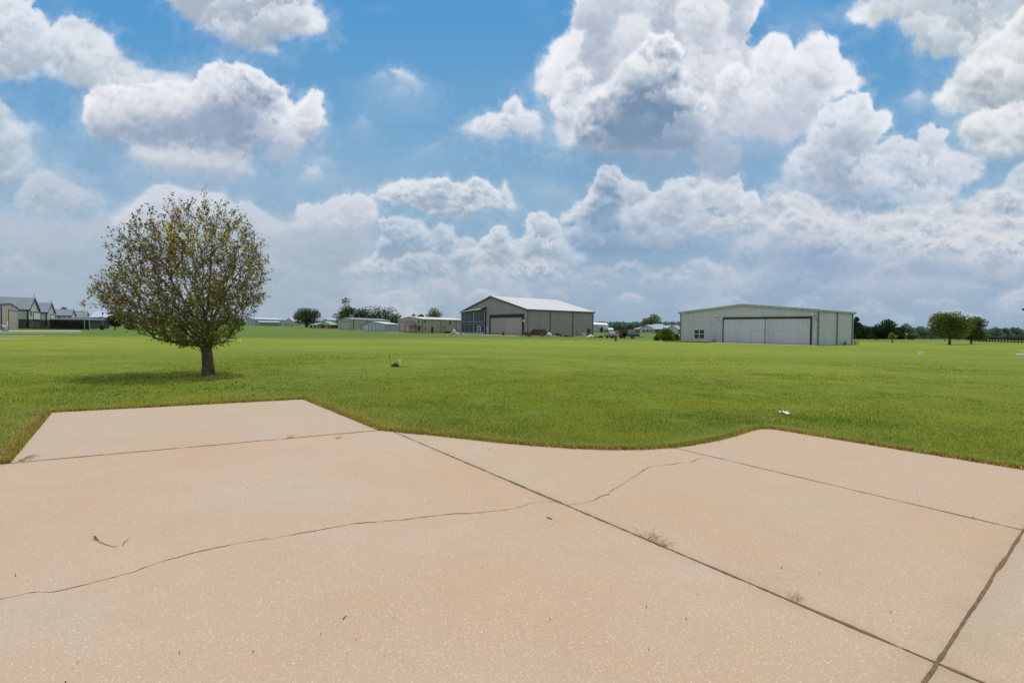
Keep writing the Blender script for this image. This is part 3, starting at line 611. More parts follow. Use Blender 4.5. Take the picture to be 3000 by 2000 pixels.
SLABS = [
 ([g2(147, 1208), g2(890, 1169), g2(1060, 1238), J1b, J1], (0.418, 0.313, 0.224, 1), (0.405, 0.329, 0.249, 1)),
 ([J1b, MJ0, MJ1, RJb, (-30, -14), left_far, J1], (0.430, 0.305, 0.204, 1), (0.427, 0.336, 0.253, 1)),
 ([MJ0]+curve[:-1]+[SJ0, SJ1, RJ1], (0.427, 0.299, 0.197, 1), (0.418, 0.326, 0.236, 1)),
 ([SJ0]+curve2+[RJt, SJ1], (0.427, 0.307, 0.208, 1), (0.414, 0.320, 0.235, 1)),
 ([RJ1, RJt, right_far, (30, -14), MJ2], (0.417, 0.310, 0.217, 1), (0.402, 0.320, 0.237, 1)),
 ([RJ1, MJ2, (30, -14), RJb], (0.417, 0.310, 0.217, 1), (0.402, 0.320, 0.237, 1)),
]
for i, (pp, b, g) in enumerate(SLABS):
    mb = MB(); mb.face([(x, y, 0) for x, y in pp][::-1])
    nx = len(pp)
    for k in range(nx):
        a = pp[k]; c = pp[(k+1) % nx]; mb.face([(a[0], a[1], 0), (c[0], c[1], 0), (c[0], c[1], -.12), (a[0], a[1], -.12)])
    o = mb.build('pavement', concrete('concrete_%d' % i, b, g, i+1)); tag(o, kind='structure')
    for p in o.data.polygons:
        if p.normal.z < -.5 and p.index == 0: o.data.flip_normals(); break

# joints and cracks
soilm = plain('joint_soil', (.150, .095, .052, 1), .95, .5, 14)
def strip(pts, w0, jit, seed, z=.003, wob=.0, step=.03, name='pavement_joint', mat=None):
    rr = random.Random(seed); L = []; R_ = []
    dense = []
    for a, b in zip(pts[:-1], pts[1:]):
        d = math.dist(a, b); k = max(1, int(d/step))
        for i in range(k): dense.append((a[0]+(b[0]-a[0])*i/k, a[1]+(b[1]-a[1])*i/k))
    dense.append(pts[-1]); off = 0; wl = 0; big = 0
    mb = MB(); prev = None
    for i, p in enumerate(dense):
        q = dense[min(i+1, len(dense)-1)]; o_ = dense[max(i-1, 0)]
        t = Vector((q[0]-o_[0], q[1]-o_[1])).normalized(); nn = Vector((-t.y, t.x))
        off = off*.86+rr.gauss(0, wob); wl = wl*.7+rr.uniform(-1, 1)*jit; big = big*.8 + (rr.random() < .02)*rr.uniform(.1, .45)*w0
        hw = max(.0015, w0/2*(1+wl)+big*.5)
        c = Vector(p)+nn*off
        cur = (c+nn*hw, c-nn*hw)
        if prev: mb.face([(prev[1].x, prev[1].y, z), (cur[1].x, cur[1].y, z), (cur[0].x, cur[0].y, z), (prev[0].x, prev[0].y, z)])
        prev = cur
    o = mb.build(name, mat or soilm); tag(o, kind='structure'); return o
strip([J1, J1b], .022, .5, 1)
strip([MJ0, MJ1], .020, .5, 2, z=.0035); strip([MJ1, MJ2], .018, .6, 3, z=.0035)
strip([SJ0, SJ1], .010, .5, 4)
strip([RJb, RJ1, RJ0, RJt], .018, .18, 5, z=.0045, wob=.0008)
cr = plain('crack_dark', (.19, .135, .088, 1), .95, .4, 20)
strip([g2(*p) for p in [(-300, 1800), (-20, 1757), (75, 1738), (150, 1732), (245, 1715), (330, 1690), (400, 1675), (470, 1650), (560, 1628), (640, 1607), (720, 1590), (800, 1576), (900, 1556), (960, 1548), (1030, 1534), (1140, 1524), (1220, 1515), (1330, 1504), (1420, 1500), (1500, 1490), (1560, 1474), (1620, 1468)]], .0058, 1.1, 6, z=.0025, wob=.0062, step=.03, name='pavement_crack', mat=cr)
strip([g2(*p) for p in [(1660, 1480), (1700, 1473), (1735, 1466), (1770, 1448), (1800, 1430), (1830, 1412), (1850, 1400), (1875, 1388), (1900, 1370), (1950, 1360), (2010, 1354), (2060, 1342)]], .0062, 1.1, 7, z=.0025, wob=.0065, step=.028, name='pavement_crack', mat=cr)
strip([g2(*p) for p in [(560, 1213), (640, 1210), (700, 1216), (800, 1214), (900, 1208), (960, 1205)]], .005, .6, 8, z=.0025, wob=.004, name='pavement_crack', mat=plain('crack_faint', (.30, .23, .17, 1), .9))

# ---------------------------------------------------------------- the field
def axis(segs):
    o = []
    for a, b, s in segs: o += list(np.arange(a, b, s))
    return np.array(o)
pos = [16.5]; 
while pos[-1] < 12000: pos.append(pos[-1]+max(.25, (pos[-1]-14)*.055))
neg = [-v+0 for v in reversed(pos[:])]
XS = np.concatenate([np.array(neg)-4.0+.0, axis([(-20.4, -12, .14), (-12, 11, .05), (11, 16.4, .14)]), np.array(pos)])
yy_ = [23.0]
while yy_[-1] < 12000: yy_.append(yy_[-1]+max(.25, (yy_[-1]-20)*.05))
YS = np.concatenate([axis([(-60, -4, 4.), (-4, 3, .3), (3, 13, .05), (13, 23, .13)]), np.array(yy_)])
TX, TY = np.meshgrid(XS, YS)
sd = poly_sdf(TX, TY, OUT)
nz = fbm(TX*2.2, TY*2.2, 31, 4)*.10+fbm(TX*9, TY*9, 36, 3)*.055
tzv = np.vectorize(tz)(TX, TY)
grow = sm(-.045, .05, -sd+nz*.5)
TZ = -.09+(.09+.022+fbm(TX*.8, TY*.8, 41, 3)*.02)*grow + tzv + fbm(TX*.12, TY*.12, 51, 2)*.05*sm(8, 30, np.hypot(TX, TY)) + .02*sm(.6, 0, -sd)*grow*sm(-2, 3, TX)
edge = np.exp(-np.clip(-sd, 0, 99)/(.055+.085*sm(1.5, -2.5, TX)+.07*np.exp(-((TX+.9)/1.1)**2)))*(1+nz*2.5)
soft = np.exp(-np.clip(-sd, 0, 99)/.75)*(sm(-.6, .4, fbm(TX*.9, TY*.9, 61, 4)+.15*(TX < 0)))
tb = G(612, 1100)
bp_ = G(655, 1103)
bare = np.exp(-(((TX-bp_.x)/1.0)**2+((TY-bp_.y)/.42)**2)*1.6+fbm(TX*2, TY*2, 71, 3)*1.2)
edge = np.clip(edge, 0, 1); soft = np.clip(soft*.55+bare*.9, 0, 1)
m, nt, out = newmat('lawn'); n = N(nt)
gp = n('NewGeometry').outputs['Position']
mp = n('Mapping'); n.ln(gp, mp.inputs[0]); mp.inputs['Scale'].default_value = (.55, 1.5, 1); mp.inputs['Rotation'].default_value = (0, 0, .12); v2 = mp.outputs[0]
a1 = n.noise(v2, .045, 4, .55); a2 = n.noise(v2, .22, 5, .6); a3 = n.noise(gp, 1.1, 5, .65); a4 = n.noise(gp, 9, 4, .7); a5 = n.noise(gp, 55, 3, .7)
def cr_(v, lo, hi): return n.ramp(v, [(lo, g3(0)), (hi, g3(1))])
LG = [(.150, .215, .026, 1), (.215, .262, .028, 1), (.295, .288, .038, 1), (.098, .165, .024, 1)]
c = n.mix(cr_(a1, .40, .62), LG[0], LG[1])
c = n.mix(n.math('MULTIPLY', cr_(a2, .50, .70), .55), c, LG[2])
c = n.mix(n.math('MULTIPLY', cr_(a3, .50, .70), .60), c, LG[3])
a6 = n.noise(v2, .55, 5, .65)
c = n.mix(n.math('MULTIPLY', cr_(a6, .54, .68), .45), c, (.24, .215, .055, 1))
c = n.mix(n.math('MULTIPLY', cr_(a4, .55, .75), .45), c, (.16, .155, .045, 1))
vv = n('HueSaturation'); n.ln(c, vv.inputs['Color'])
n.ln(n.math('ADD', n.math('ADD', n.math('MULTIPLY', a4, .75), n.math('MULTIPLY', a5, .95)), .16), vv.inputs['Value']); c = vv.outputs[0]
lengthv = n('VectorMath', operation='LENGTH'); n.ln(gp, lengthv.inputs[0])
sxy = n('SeparateXYZ'); n.ln(gp, sxy.inputs[0])
# mowing passes, about a metre and a half wide
mw = n('VectorMath', operation='DOT_PRODUCT'); n.ln(gp, mw.inputs[0]); mw.inputs[1].default_value = (.42, .91, 0)
mwv = n.math('ADD', mw.outputs['Value'], n.math('MULTIPLY', a2, 2.2))
ml = n.math('SINE', n.math('MULTIPLY', mwv, 2.1))
c = n.mix(n.math('MULTIPLY', n.ramp(ml, [(.55, g3(0)), (1.0, g3(1))]), n.math('MULTIPLY', cr_(a1, .35, .6), .22)), c, (.27, .31, .09, 1))
# cloud shadow painted into the turf colour beyond ninety metres, to the west
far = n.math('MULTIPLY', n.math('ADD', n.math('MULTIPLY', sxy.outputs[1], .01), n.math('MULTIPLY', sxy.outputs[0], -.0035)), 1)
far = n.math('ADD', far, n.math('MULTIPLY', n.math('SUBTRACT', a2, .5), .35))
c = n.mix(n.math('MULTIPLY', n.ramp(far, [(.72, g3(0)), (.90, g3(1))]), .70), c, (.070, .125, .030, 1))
ea = n('Attribute'); ea.attribute_name = 'edge'; sa = n('Attribute'); sa.attribute_name = 'soft'
straw = n.mix(cr_(a5, .4, .65), (.16, .105, .05, 1), (.30, .225, .10, 1))
c = n.mix(n.math('MULTIPLY', sa.outputs['Fac'], .75), c, straw)
soil = n.mix(cr_(a4, .4, .65), (.10, .06, .034, 1), (.34, .215, .12, 1))
c = n.mix(n.ramp(ea.outputs['Fac'], [(.25, g3(0)), (.62, g3(1))]), c, soil)
bs = n('BsdfPrincipled'); n.ln(c, bs.inputs['Base Color']); bs.inputs['Roughness'].default_value = .95; bs.inputs['Specular IOR Level'].default_value = .1
bp = n('Bump'); bp.inputs['Strength'].default_value = .9; bp.inputs['Distance'].default_value = .05
n.ln(n.math('ADD', n.math('MULTIPLY', a4, .6), a5), bp.inputs['Height']); n.ln(bp.outputs[0], bs.inputs['Normal'])
n.ln(bs.outputs[0], out.inputs[0]); LAWN = m
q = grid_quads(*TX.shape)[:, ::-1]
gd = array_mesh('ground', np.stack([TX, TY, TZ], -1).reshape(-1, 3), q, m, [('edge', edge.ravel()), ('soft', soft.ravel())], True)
tag(gd, kind='structure')

# ---------------------------------------------------------------- grass blades where the photograph resolves them
rs = np.random.RandomState(3)
NB = 800000
u = rs.rand(NB); rad = 4.6*(44/4.6)**u; ang = rs.uniform(-R(58), R(58), NB)
bx = rad*np.sin(ang); by = rad*np.cos(ang)
# extra ragged tufts right along the slab edge
per = []
for i in range(len(OUT)):
    a, b = OUT[i], OUT[(i+1) % len(OUT)]
    if max(a[1], b[1]) > 2.5 and math.dist(a, b) < 60: per.append((a, b, min(math.dist(a, b), 14)))
pw = np.array([q[2] for q in per]); pk = rs.choice(len(per), 46000, p=pw/pw.sum()); tt_ = rs.rand(46000)
ex = np.array([per[k][0][0]+(per[k][1][0]-per[k][0][0])*t*min(1, 14/math.dist(per[k][0], per[k][1])) for k, t in zip(pk, tt_)])
ey = np.array([per[k][0][1]+(per[k][1][1]-per[k][0][1])*t*min(1, 14/math.dist(per[k][0], per[k][1])) for k, t in zip(pk, tt_)])
jit_ = rs.normal(0, .035, (2, 46000)); cl2 = fbm(ex*3, ey*3, 55, 3)
ex = ex+jit_[0]; ey = ey+jit_[1]+.01+cl2*.03
okk = np.hypot(ex, ey) < 16
ex, ey = ex[okk], ey[okk]
bx = np.concatenate([bx, ex]); by = np.concatenate([by, ey]); rad = np.concatenate([rad, np.hypot(ex, ey)]); NM = NB; NB = len(bx)
isedge = np.arange(NB) >= NM
s_ = poly_sdf(bx, by, OUT)
nz1 = fbm(bx*2.2, by*2.2, 31, 4)*.10
keep = (s_+ -nz1*.5-.018*rs.rand(NB) < .01) & (by > 2) & (rs.rand(NB) > sm(15, 44, rad))
dry = np.exp(-np.clip(-s_, 0, 99)/(.06+.22*sm(1.5, -2.5, bx)+.08*np.exp(-((bx+.9)/1.1)**2)))
bareb = np.exp(-(((bx-bp_.x)/1.0)**2+((by-bp_.y)/.42)**2)*1.4)
keep &= rs.rand(NB) > np.clip(dry*.30+bareb*.8, 0, 1)
keep = np.where(isedge, (s_ < .035) & (by > 2), keep)
bx, by, s_, dry, rad = bx[keep], by[keep], s_[keep], dry[keep], rad[keep]; isedge = isedge[keep]
nb = len(bx)
tzb = np.zeros(nb)
d_ = np.hypot(bx, by)
tzb = np.clip(.0025*by-.003*bx, 0, 9)*sm(15, 70, d_)
clump = fbm(bx*1.7, by*1.7, 91, 4)
h = (.016+.024*rs.rand(nb)+.018*np.clip(clump, -1, 1))*(1-.35*sm(9, 24, rad))
wd = .0030+.00038*rad
th = rs.uniform(0, 2*PI, nb); lean = rs.uniform(.1, .9, nb)*h
tx_ = np.cos(th); ty_ = np.sin(th); ph = rs.uniform(0, 2*PI, nb); lx = np.cos(ph)*lean; ly = np.sin(ph)*lean
base = np.stack([bx, by, tzb+.006], -1)
p0 = base+np.stack([-tx_*wd, -ty_*wd, 0*wd], -1); p1 = base+np.stack([tx_*wd, ty_*wd, 0*wd], -1)
p2 = base+np.stack([lx, ly, h+.02], -1)
co_ = np.stack([p0, p1, p2], 1).reshape(-1, 3)
pick = rs.rand(nb)
patch = fbm(bx*.35, by*.6, 95, 4); p5 = fbm(bx*3, by*3, 96, 3)
ca = np.array([[.060, .125, .012], [.100, .160, .014], [.150, .175, .022], [.21, .19, .07], [.035, .080, .012], [.095, .135, .055], [.085, .055, .030]])
idx = np.where(pick+patch*.7+p5*.3 < .20, 4, np.where(pick+patch*.9 < .62, 0, np.where(pick+patch*.7 < .86, 1, np.where(pick < .93, 2, 3))))
pat2 = fbm(bx*.16+4, by*.3, 97, 4)
idx = np.where((rs.rand(nb) < np.clip(pat2*1.3-.02, 0, .6)) & (idx != 3), 2, idx)
idx = np.where(rs.rand(nb) < dry*.6+.12*np.exp(-np.clip(-s_, 0, 99)/1.2)*(bx < 1), 3, idx)
idx = np.where((rs.rand(nb) < .20) & (idx < 2), 5, idx)
idx = np.where(isedge, rs.choice([6, 6, 3, 1, 0, 1], nb), idx)
cc_ = ca[idx]*(rs.uniform(.75, 1.25, nb))[:, None]*np.array([4.2, 3.05, 3.0])
c4 = np.repeat(np.concatenate([cc_, np.ones((nb, 1))], 1), 3, 0)
gm = foliage('grass_blade', (0, 0, 0, 1), (.09, .15, .012, 1), .35, .5, tint=True)
gr = array_mesh('grass', co_, np.arange(nb*3).reshape(-1, 3), gm, [('tint', c4)])
tag(gr, kind='stuff'); gr['label'] = 'short mown green grass growing beside the pale concrete'; gr['category'] = 'grass'
# ---------------------------------------------------------------- foliage geometry
def leaf_mesh(name, pts, size, mat, tint, parent, rs, up=.3, aspect=.5, origin=None):
    """one mesh of many small leaves (rhombus each); tint: (n,3)"""
    n_ = len(pts)
    a = rs.normal(size=(n_, 3)); a[:, 2] -= up; a /= np.linalg.norm(a, axis=1, keepdims=True)
    b = np.cross(a, rs.normal(size=(n_, 3))); b /= np.linalg.norm(b, axis=1, keepdims=True)
    sz = (size*rs.uniform(.65, 1.35, n_))[:, None] if np.isscalar(size) else (size)[:, None]
    nn = np.cross(a, b)
    p = np.stack([pts-a*sz*.5, pts+b*sz*aspect*.5+nn*sz*.08, pts+a*sz*.5, pts-b*sz*aspect*.5+nn*sz*.08], 1).reshape(-1, 3)
    c4 = np.repeat(np.concatenate([tint, np.ones((n_, 1))], 1), 4, 0)
    o = array_mesh(name, p, np.arange(n_*4).reshape(-1, 4), mat, [('tint', c4)])
    o.parent = parent; KIDS.setdefault(parent.name, []).append(o); return o
def cluster_crown(rs, blobs, n_, flat=.85):
    """points near the surface of a set of overlapping clumps"""
    B = np.array([(b[0], b[1], b[2], b[3]) for b in blobs]); w = B[:, 3]**2; w = w/w.sum()
    k = rs.choice(len(B), n_, p=w)
    d = rs.normal(size=(n_, 3)); d /= np.linalg.norm(d, axis=1, keepdims=True)
    rr = rs.beta(4, 1.3, n_)*1.06
    pts = B[k, :3]+d*(B[k, 3]*rr)[:, None]*np.array([1, 1, flat])
    lumps = fbm(pts[:, 0]/B[k, 3]*2.1+k, pts[:, 2]/B[k, 3]*2.1, 7, 3)
    pts += d*(lumps*B[k, 3]*.35)[:, None]
    return pts, k, lumps
def bark(name='bark_grey', c=(.10, .085, .065, 1)): return plain(name, c, .95, .4, 6, bump=.6)
FOL = dict(
 oak=((0.042, 0.068, 0.024, 1), (0.140, 0.172, 0.052, 1)), green=((0.060, 0.092, 0.024, 1), (0.200, 0.236, 0.064, 1)),
 dark=((0.025, 0.045, 0.021, 1), (0.074, 0.108, 0.045, 1)), purple=((0.052, 0.042, 0.035, 1), (0.105, 0.096, 0.067, 1)),
 yellow=((0.140, 0.149, 0.026, 1), (0.333, 0.271, 0.061, 1)), far=((0.052, 0.108, 0.070, 1), (0.149, 0.219, 0.123, 1)), bush=((0.038, 0.096, 0.014, 1), (0.210, 0.324, 0.038, 1)))
def crown_tree(kind, label, px, Y, py_top, wpx, fol='green', py_bot=None, trunk=True, cat='tree', group=None, seed=0, name='tree', nclump=13, nleaf=2600, haze=0, shape='round', clear=.22, lean=0, depth=1.0, leaf=None, base_py=None, trw=None, gnm=None):
    rs = np.random.RandomState(seed+1); rr = random.Random(seed)
    b = XY(px, Y); z0 = tz(b.x, b.y); top = P(px, py_top, Y).z; H = top-z0; Wd = wpx/F*Y
    t = thing(name, label, cat, (b.x, b.y, z0), 0, group)
    blobs = []; c0 = H*clear
    for i in range(nclump):
        for _ in range(60):
            x = rr.uniform(-1, 1); y = rr.uniform(-1, 1); z = rr.uniform(0, 1)
            if shape == 'round': ok = x*x+y*y+((z-.45)/.55)**2 < 1
            elif shape == 'umbrella': ok = x*x+y*y+(max(0, z-.25)/.75)**2 < 1 and z > .12+.0*abs(x)
            elif shape == 'cone': ok = math.hypot(x, y) < 1.05-z
            elif shape == 'vase': ok = math.hypot(x, y) < .22+.85*z*(1 if z < .75 else (1-z)/.25*.8+.2)
            elif shape == 'dome': ok = x*x+y*y+z*z < 1
            if ok: break
        r = Wd*rr.uniform(.13, .22)*(1.15-.3*z); 
        zz = c0+z*(H-c0); zz = min(zz, H-r*.75); zz = max(zz, r*.5 if clear < .1 else c0+r*.3)
        blobs.append(((x*(Wd/2-r*.8)+lean*z*Wd), y*(Wd/2-r*.8)*depth, zz, r))
    blobs.append((lean*Wd*.5, 0, c0+(H-c0)*.5, min(Wd*.27, (H-c0)*.45)))
    ls = (leaf or Wd*.032)*1.32
    pts, k, lump = cluster_crown(rs, blobs, nleaf)
    cz = rs.rand(len(blobs))[k]*.45+rs.rand(nleaf)*.35+np.clip(lump, -.5, .5)*.5+.1
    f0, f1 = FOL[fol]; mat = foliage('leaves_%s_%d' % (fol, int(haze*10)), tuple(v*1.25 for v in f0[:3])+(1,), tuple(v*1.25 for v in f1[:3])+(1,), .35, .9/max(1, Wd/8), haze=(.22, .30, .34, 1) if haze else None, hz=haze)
    leaf_mesh('crown', pts, ls, mat, np.stack([cz]*3, 1), t, rs, aspect=.72)
    if trunk:
        mb = MB(); tw = trw or max(.10, Wd*.035)
        mb.tube([(0, 0, -.3), (0, 0, 0), (lean*Wd*.1+tw*.2, 0, c0*.6), (lean*Wd*.3, 0, c0*1.15), (lean*Wd*.5, 0, c0+(H-c0)*.55)], [tw*1.5, tw*1.15, tw*.9, tw*.8, tw*.3], 9)
        for i in range(min(7, nclump)):
            bb = blobs[i]; mb.tube([(lean*Wd*.2, 0, c0*.85), (bb[0]*.45, bb[1]*.45, c0+(bb[2]-c0)*.55), (bb[0], bb[1], bb[2])], [tw*.55, tw*.35, tw*.1], 6, cap=False)
        mb.build('trunk', bark(), t)
    return t

# ---------------------------------------------------------------- the pear tree in the foreground
def pear_tree():
    base = G(612, 1101); Y0 = base.y; t = thing('pear_tree', 'sparse rounded tree with brown and yellow-green leaves standing alone on the lawn left of centre', 'tree', base)
    rr = random.Random(21); rs = np.random.RandomState(21)
    mpp = Y0/F*1.0
    def loc(px, py): p = P(px, py, Y0); return p-base
    mb = MB(); fork = loc(600, 1012)
    # crown outline as seen from the south, reused as a profile of reach against elevation
    prof = [loc(*p) for p in [(575, 552), (650, 565), (710, 605), (760, 680), (783, 760), (775, 830), (745, 900), (700, 950), (655, 985), (635, 1003), (620, 1010)]]
    profl = [loc(*p) for p in [(575, 552), (500, 560), (430, 610), (370, 640), (330, 680), (345, 720), (285, 780), (262, 830), (245, 868), (300, 893), (360, 935), (400, 966), (450, 988), (520, 1005), (585, 1011)]]
    def reach(d):
        el = math.atan2(d.z, math.hypot(d.x, d.y)); hd = Vector((d.x, d.y, 0)); lw = .5-.5*(hd.normalized().x if hd.length > 1e-6 else 0)   # 1 = west, 0 = east
        def look(pr):
            best = 9; val = 3
            prev = None
            for q in pr:
                v = q-fork; e = math.atan2(v.z, abs(v.x)+1e-6); r_ = math.hypot(v.x, v.z)
                if prev and (prev[0]-el)*(e-el) <= 0 and abs(prev[0]-e) > 1e-6:
                    k = (el-prev[0])/(e-prev[0]); return prev[1]+(r_-prev[1])*k
                if abs(e-el) < best: best = abs(e-el); val = r_
                prev = (e, r_)
            return val
        r_ = (look(profl)*lw+look(prof)*(1-lw))*.955-.08
        return r_*(1+.05*sstep(.7, .95, d.z/max(.01, d.length)))/(1+max(0, -d.y)*r_/Y0)
    # trunk with flare, two fused stems
    mb.tube([(-.0, 0, -.25), (0, 0, .0), (-.015, .01, .10), (-.03, .0, .45), (-.06, 0, .8), fork+Vector((0, 0, .08))], [.28, .245, .20, .175, .165, .17], 14)
    mb.tube([(.09, -.03, -.1), (.08, -.05, .3), (.05, -.06, .7), fork+Vector((.05, -.03, .15))], [.12, .10, .085, .08], 10)
    mb.tube([(-.11, -.05, -.1), (-.10, -.07, .35), (-.13, -.05, .8), fork+Vector((-.06, -.04, .12))], [.11, .085, .08, .07], 10)
    lim = MB(); tw = MB(); leaves = []; 
    def curve_pts(a, d, L, bend, nseg, jit):
        pts = [Vector(a)]; d = d.normalized()
        for i in range(nseg):
            d = (d+bend*(1/nseg)+Vector((rr.gauss(0, jit), rr.gauss(0, jit), rr.gauss(0, jit)))).normalized()
            pts.append(pts[-1]+d*(L/nseg))
        return pts
    golden = 2.399963
    ND = [fork.copy()]; PAR = [-1]; PL = [0.0]; DIRN = [Vector((0, 0, 1))]
    def grow(i0, target, step=.16, stiff=.8, jit=.02):
        """adds a gently curved run of nodes from node i0 to the target"""
        p0 = ND[i0]; v = target-p0; L = v.length
        if L < .05: return i0
        k = max(1, int(L/step)); d0 = (DIRN[i0]*stiff+v.normalized()*(1.3-stiff)+Vector((0, 0, .30))).normalized()
        c = p0+d0*L*.45; prev = i0
        for i in range(1, k+1):
            t_ = i/k; q = p0*(1-t_)**2+c*2*t_*(1-t_)+target*t_*t_
            if i < k: q = q+Vector((rr.gauss(0, jit), rr.gauss(0, jit), rr.gauss(0, jit)))
            ND.append(q); PAR.append(prev); PL.append(PL[prev]+(q-ND[prev]).length); DIRN.append((q-ND[prev]).normalized()); prev = len(ND)-1
        return prev
    # main limbs
    els = [86, 79, 74, 70, 66, 62, 58, 54, 50, 46, 42, 38, 33, 28, 23, 17, 64, 52, 40, 30]
    for i, e in enumerate(els):
        az = i*golden+.4; e_ = R(e); d = Vector((math.cos(az)*math.cos(e_), math.sin(az)*math.cos(e_), math.sin(e_)))
        st0 = grow(0, fork+Vector((d.x*.05, d.y*.05, .05+.35*(d.z**2)*rr.random())), .12, .2, 0) if d.z > .5 else 0
        grow(st0, fork+d*reach(d)*rr.uniform(.62, .8), .2, .35, .03)
    for d in (Vector((-1, -.15, .40)), Vector((-1, .25, .26)), Vector((-1, -.3, .12)), Vector((1, .1, .5))):
        d.normalize(); grow(0, fork+d*reach(d)*.8, .2, .25, .03)
    tips = []
    tg = []
    while len(tg) < 2500:
        az = rr.uniform(0, 2*PI); sz_ = rr.uniform(.0, 1); h_ = math.sqrt(1-sz_*sz_); d = Vector((math.cos(az)*h_, math.sin(az)*h_, sz_))
        q = rr.random()**(1/2.5)
        if q < .22: continue
        rch = reach(d)*(.97+.05*math.sin(az*5+sz_*9))
        if rr.random() > (rch/4.9)**2.2+.03: continue
        tg.append((rch*q, fork+d*rch*q))
    # gaps: leave out a few pockets of the crown
    holes = [fork+Vector((rr.uniform(-2.6, 2), rr.uniform(-2, 2), rr.uniform(1, 4))) for _ in range(14)]
    tg = [q for q in tg if all((q[1]-h_).length > .55 for h_ in holes)]
    tg.sort(key=lambda q: q[0])
    arr = np.array([tuple(v) for v in ND]); pl = np.array(PL)
    for L_, q in tg:
        A_ = np.array(q); dist = np.linalg.norm(arr-A_, axis=1)
        up_ = np.clip((arr[:, 2]-A_[2]+.15), 0, 9)          # prefer to branch from below
        rf_ = np.linalg.norm(arr-np.array(fork), axis=1); 
        cost = dist+.18*pl+up_*1.7+np.clip(rf_-L_*.93, 0, 9)*1.5
        i0 = int(cost.argmin()); n0 = len(ND)
        e = grow(i0, q, .17, .55, .015); tips.append((n0, e, i0))
        if len(ND) > n0:
            arr = np.concatenate([arr, np.array([tuple(v) for v in ND[n0:]])]); pl = np.concatenate([pl, np.array(PL[n0:])])
    nN = len(ND); W_ = [0.0]*nN; kids = [[] for _ in range(nN)]
    for i in range(nN-1, 0, -1):
        if W_[i] == 0: W_[i] = .0046**2.15
        W_[PAR[i]] += W_[i]+(.0007**2.15)
        kids[PAR[i]].append(i)
    RAD = [w_**(1/2.15) for w_ in W_]; s_ = .125/max(RAD[kids[0][0]], max(RAD[k] for k in kids[0])) if kids[0] else 1
    s_ = min(1.0, s_)
    RAD = [max(.0035, r_*(s_ if r_ > .03 else 1)) for r_ in RAD]
    # chains: follow the thickest child
    stack = [(0, k) for k in kids[0]]
    while stack:
        p_, k = stack.pop(); ch = [p_, k]
        while kids[ch[-1]]:
            ks = sorted(kids[ch[-1]], key=lambda j: -RAD[j]); stack += [(ch[-1], j) for j in ks[1:]]; ch.append(ks[0])
        rd_ = [RAD[j] for j in ch]; rd_[0] = rd_[1]
        big_ = rd_[1] > .016
        (lim if big_ else tw).tube([ND[j] for j in ch], rd_, 7 if big_ else 4, cap=False)
    for n0, e, i0 in tips:
        js = list(range(n0, e+1))[-5:]; js = (js or [e])
        while len(js) < 4: js.append(max(1, PAR[js[0]] if len(js) == 1 else js[0]))
        for j in js:
            for _ in range(rr.choice([1, 1, 2])):
                ax2 = DIRN[j]; td = (ax2*.7+Vector((rr.gauss(0, .6), rr.gauss(0, .6), rr.gauss(0, .6)))+Vector((0, 0, .2))).normalized()
                s2_ = ND[j]; e2 = s2_+td*rr.uniform(.10, .30); tw.tube([s2_, e2], [.004, .0018], 3, cap=False)
                for _ in range(rr.choice([2, 2, 3])): leaves.append(s2_.lerp(e2, rr.uniform(.1, 1.1))+Vector((rr.gauss(0, .03), rr.gauss(0, .03), rr.gauss(0, .03)-.02)))
    # a few suckers low on the trunk
    for i in range(12):
        a = rr.uniform(0, 2*PI); p = fork+Vector((math.cos(a)*rr.uniform(.1, 1.0), math.sin(a)*rr.uniform(.1, .8), rr.uniform(-.12, .55)))
        st_ = Vector((p.x*.2+fork.x*.8, p.y*.2, fork.z+rr.uniform(-.1, .35)))
        tw.tube([st_, (st_+p)/2+Vector((0, 0, .05)), p], [.010, .007, .003], 4, cap=False)
        for _ in range(12): leaves.append(st_.lerp(p, rr.uniform(.45, 1.05))+Vector((rr.gauss(0, .06), rr.gauss(0, .06), rr.gauss(0, .06))))
    bk = plain('pear_bark', (.115, .088, .066, 1), .95, .6, 7, bump=1)
    mb.build('trunk', bk, t); lim.build('limb', bk, t); tw.build('twig', plain('pear_twig', (.13, .10, .07, 1), .9, .3, 9), t)
    L_ = np.array([tuple(v) for v in leaves]); nL = len(L_)
    g1 = fbm(L_[:, 0]*2.2+L_[:, 1]*1.3, L_[:, 2]*2.2-L_[:, 1]*1.1, 57, 3)
    kp = rs.rand(nL) < .80+g1*1.5
    L_ = L_[kp]; nL = len(L_)
    f1 = fbm(L_[:, 0]*.9+3, L_[:, 2]*.9, 17, 3); f2 = fbm(L_[:, 0]*1.3, L_[:, 2]*1.3+8, 27, 3); rnd = rs.rand(nL)
    hgt = (L_[:, 2]-fork.z)/4.8; wst = -L_[:, 0]/3.5
    pb = .46+.10*hgt+.16*np.clip(wst, -.6, 1)+f1*.8
    pal = np.array([[.060, .085, .020], [.115, .135, .032], [.050, .032, .028], [.080, .050, .036], [.210, .205, .025], [.045, .070, .016]])
    yb = np.exp(-(((L_[:, 0]+.15)/.55)**2+((L_[:, 2]-4.75)/.35)**2)) + .8*np.exp(-(((L_[:, 0]+3.4)/.45)**2+((L_[:, 2]-3.8)/.4)**2))+.25*np.exp(-(((L_[:, 0]+1.9)/.5)**2+((L_[:, 2]-2.2)/.5)**2))
    low = np.clip(1-hgt*3.2, 0, 1)
    idx = np.where(rnd < pb*(1-low*.8), np.where(rs.rand(nL) < .5, 2, 3), np.where(rs.rand(nL) < .45+f2*.5, 1, 0))
    idx = np.where((low > .3) & (rs.rand(nL) < .4), 5, idx)
    idx = np.where(rs.rand(nL) < yb*.75+.035, 4, idx)
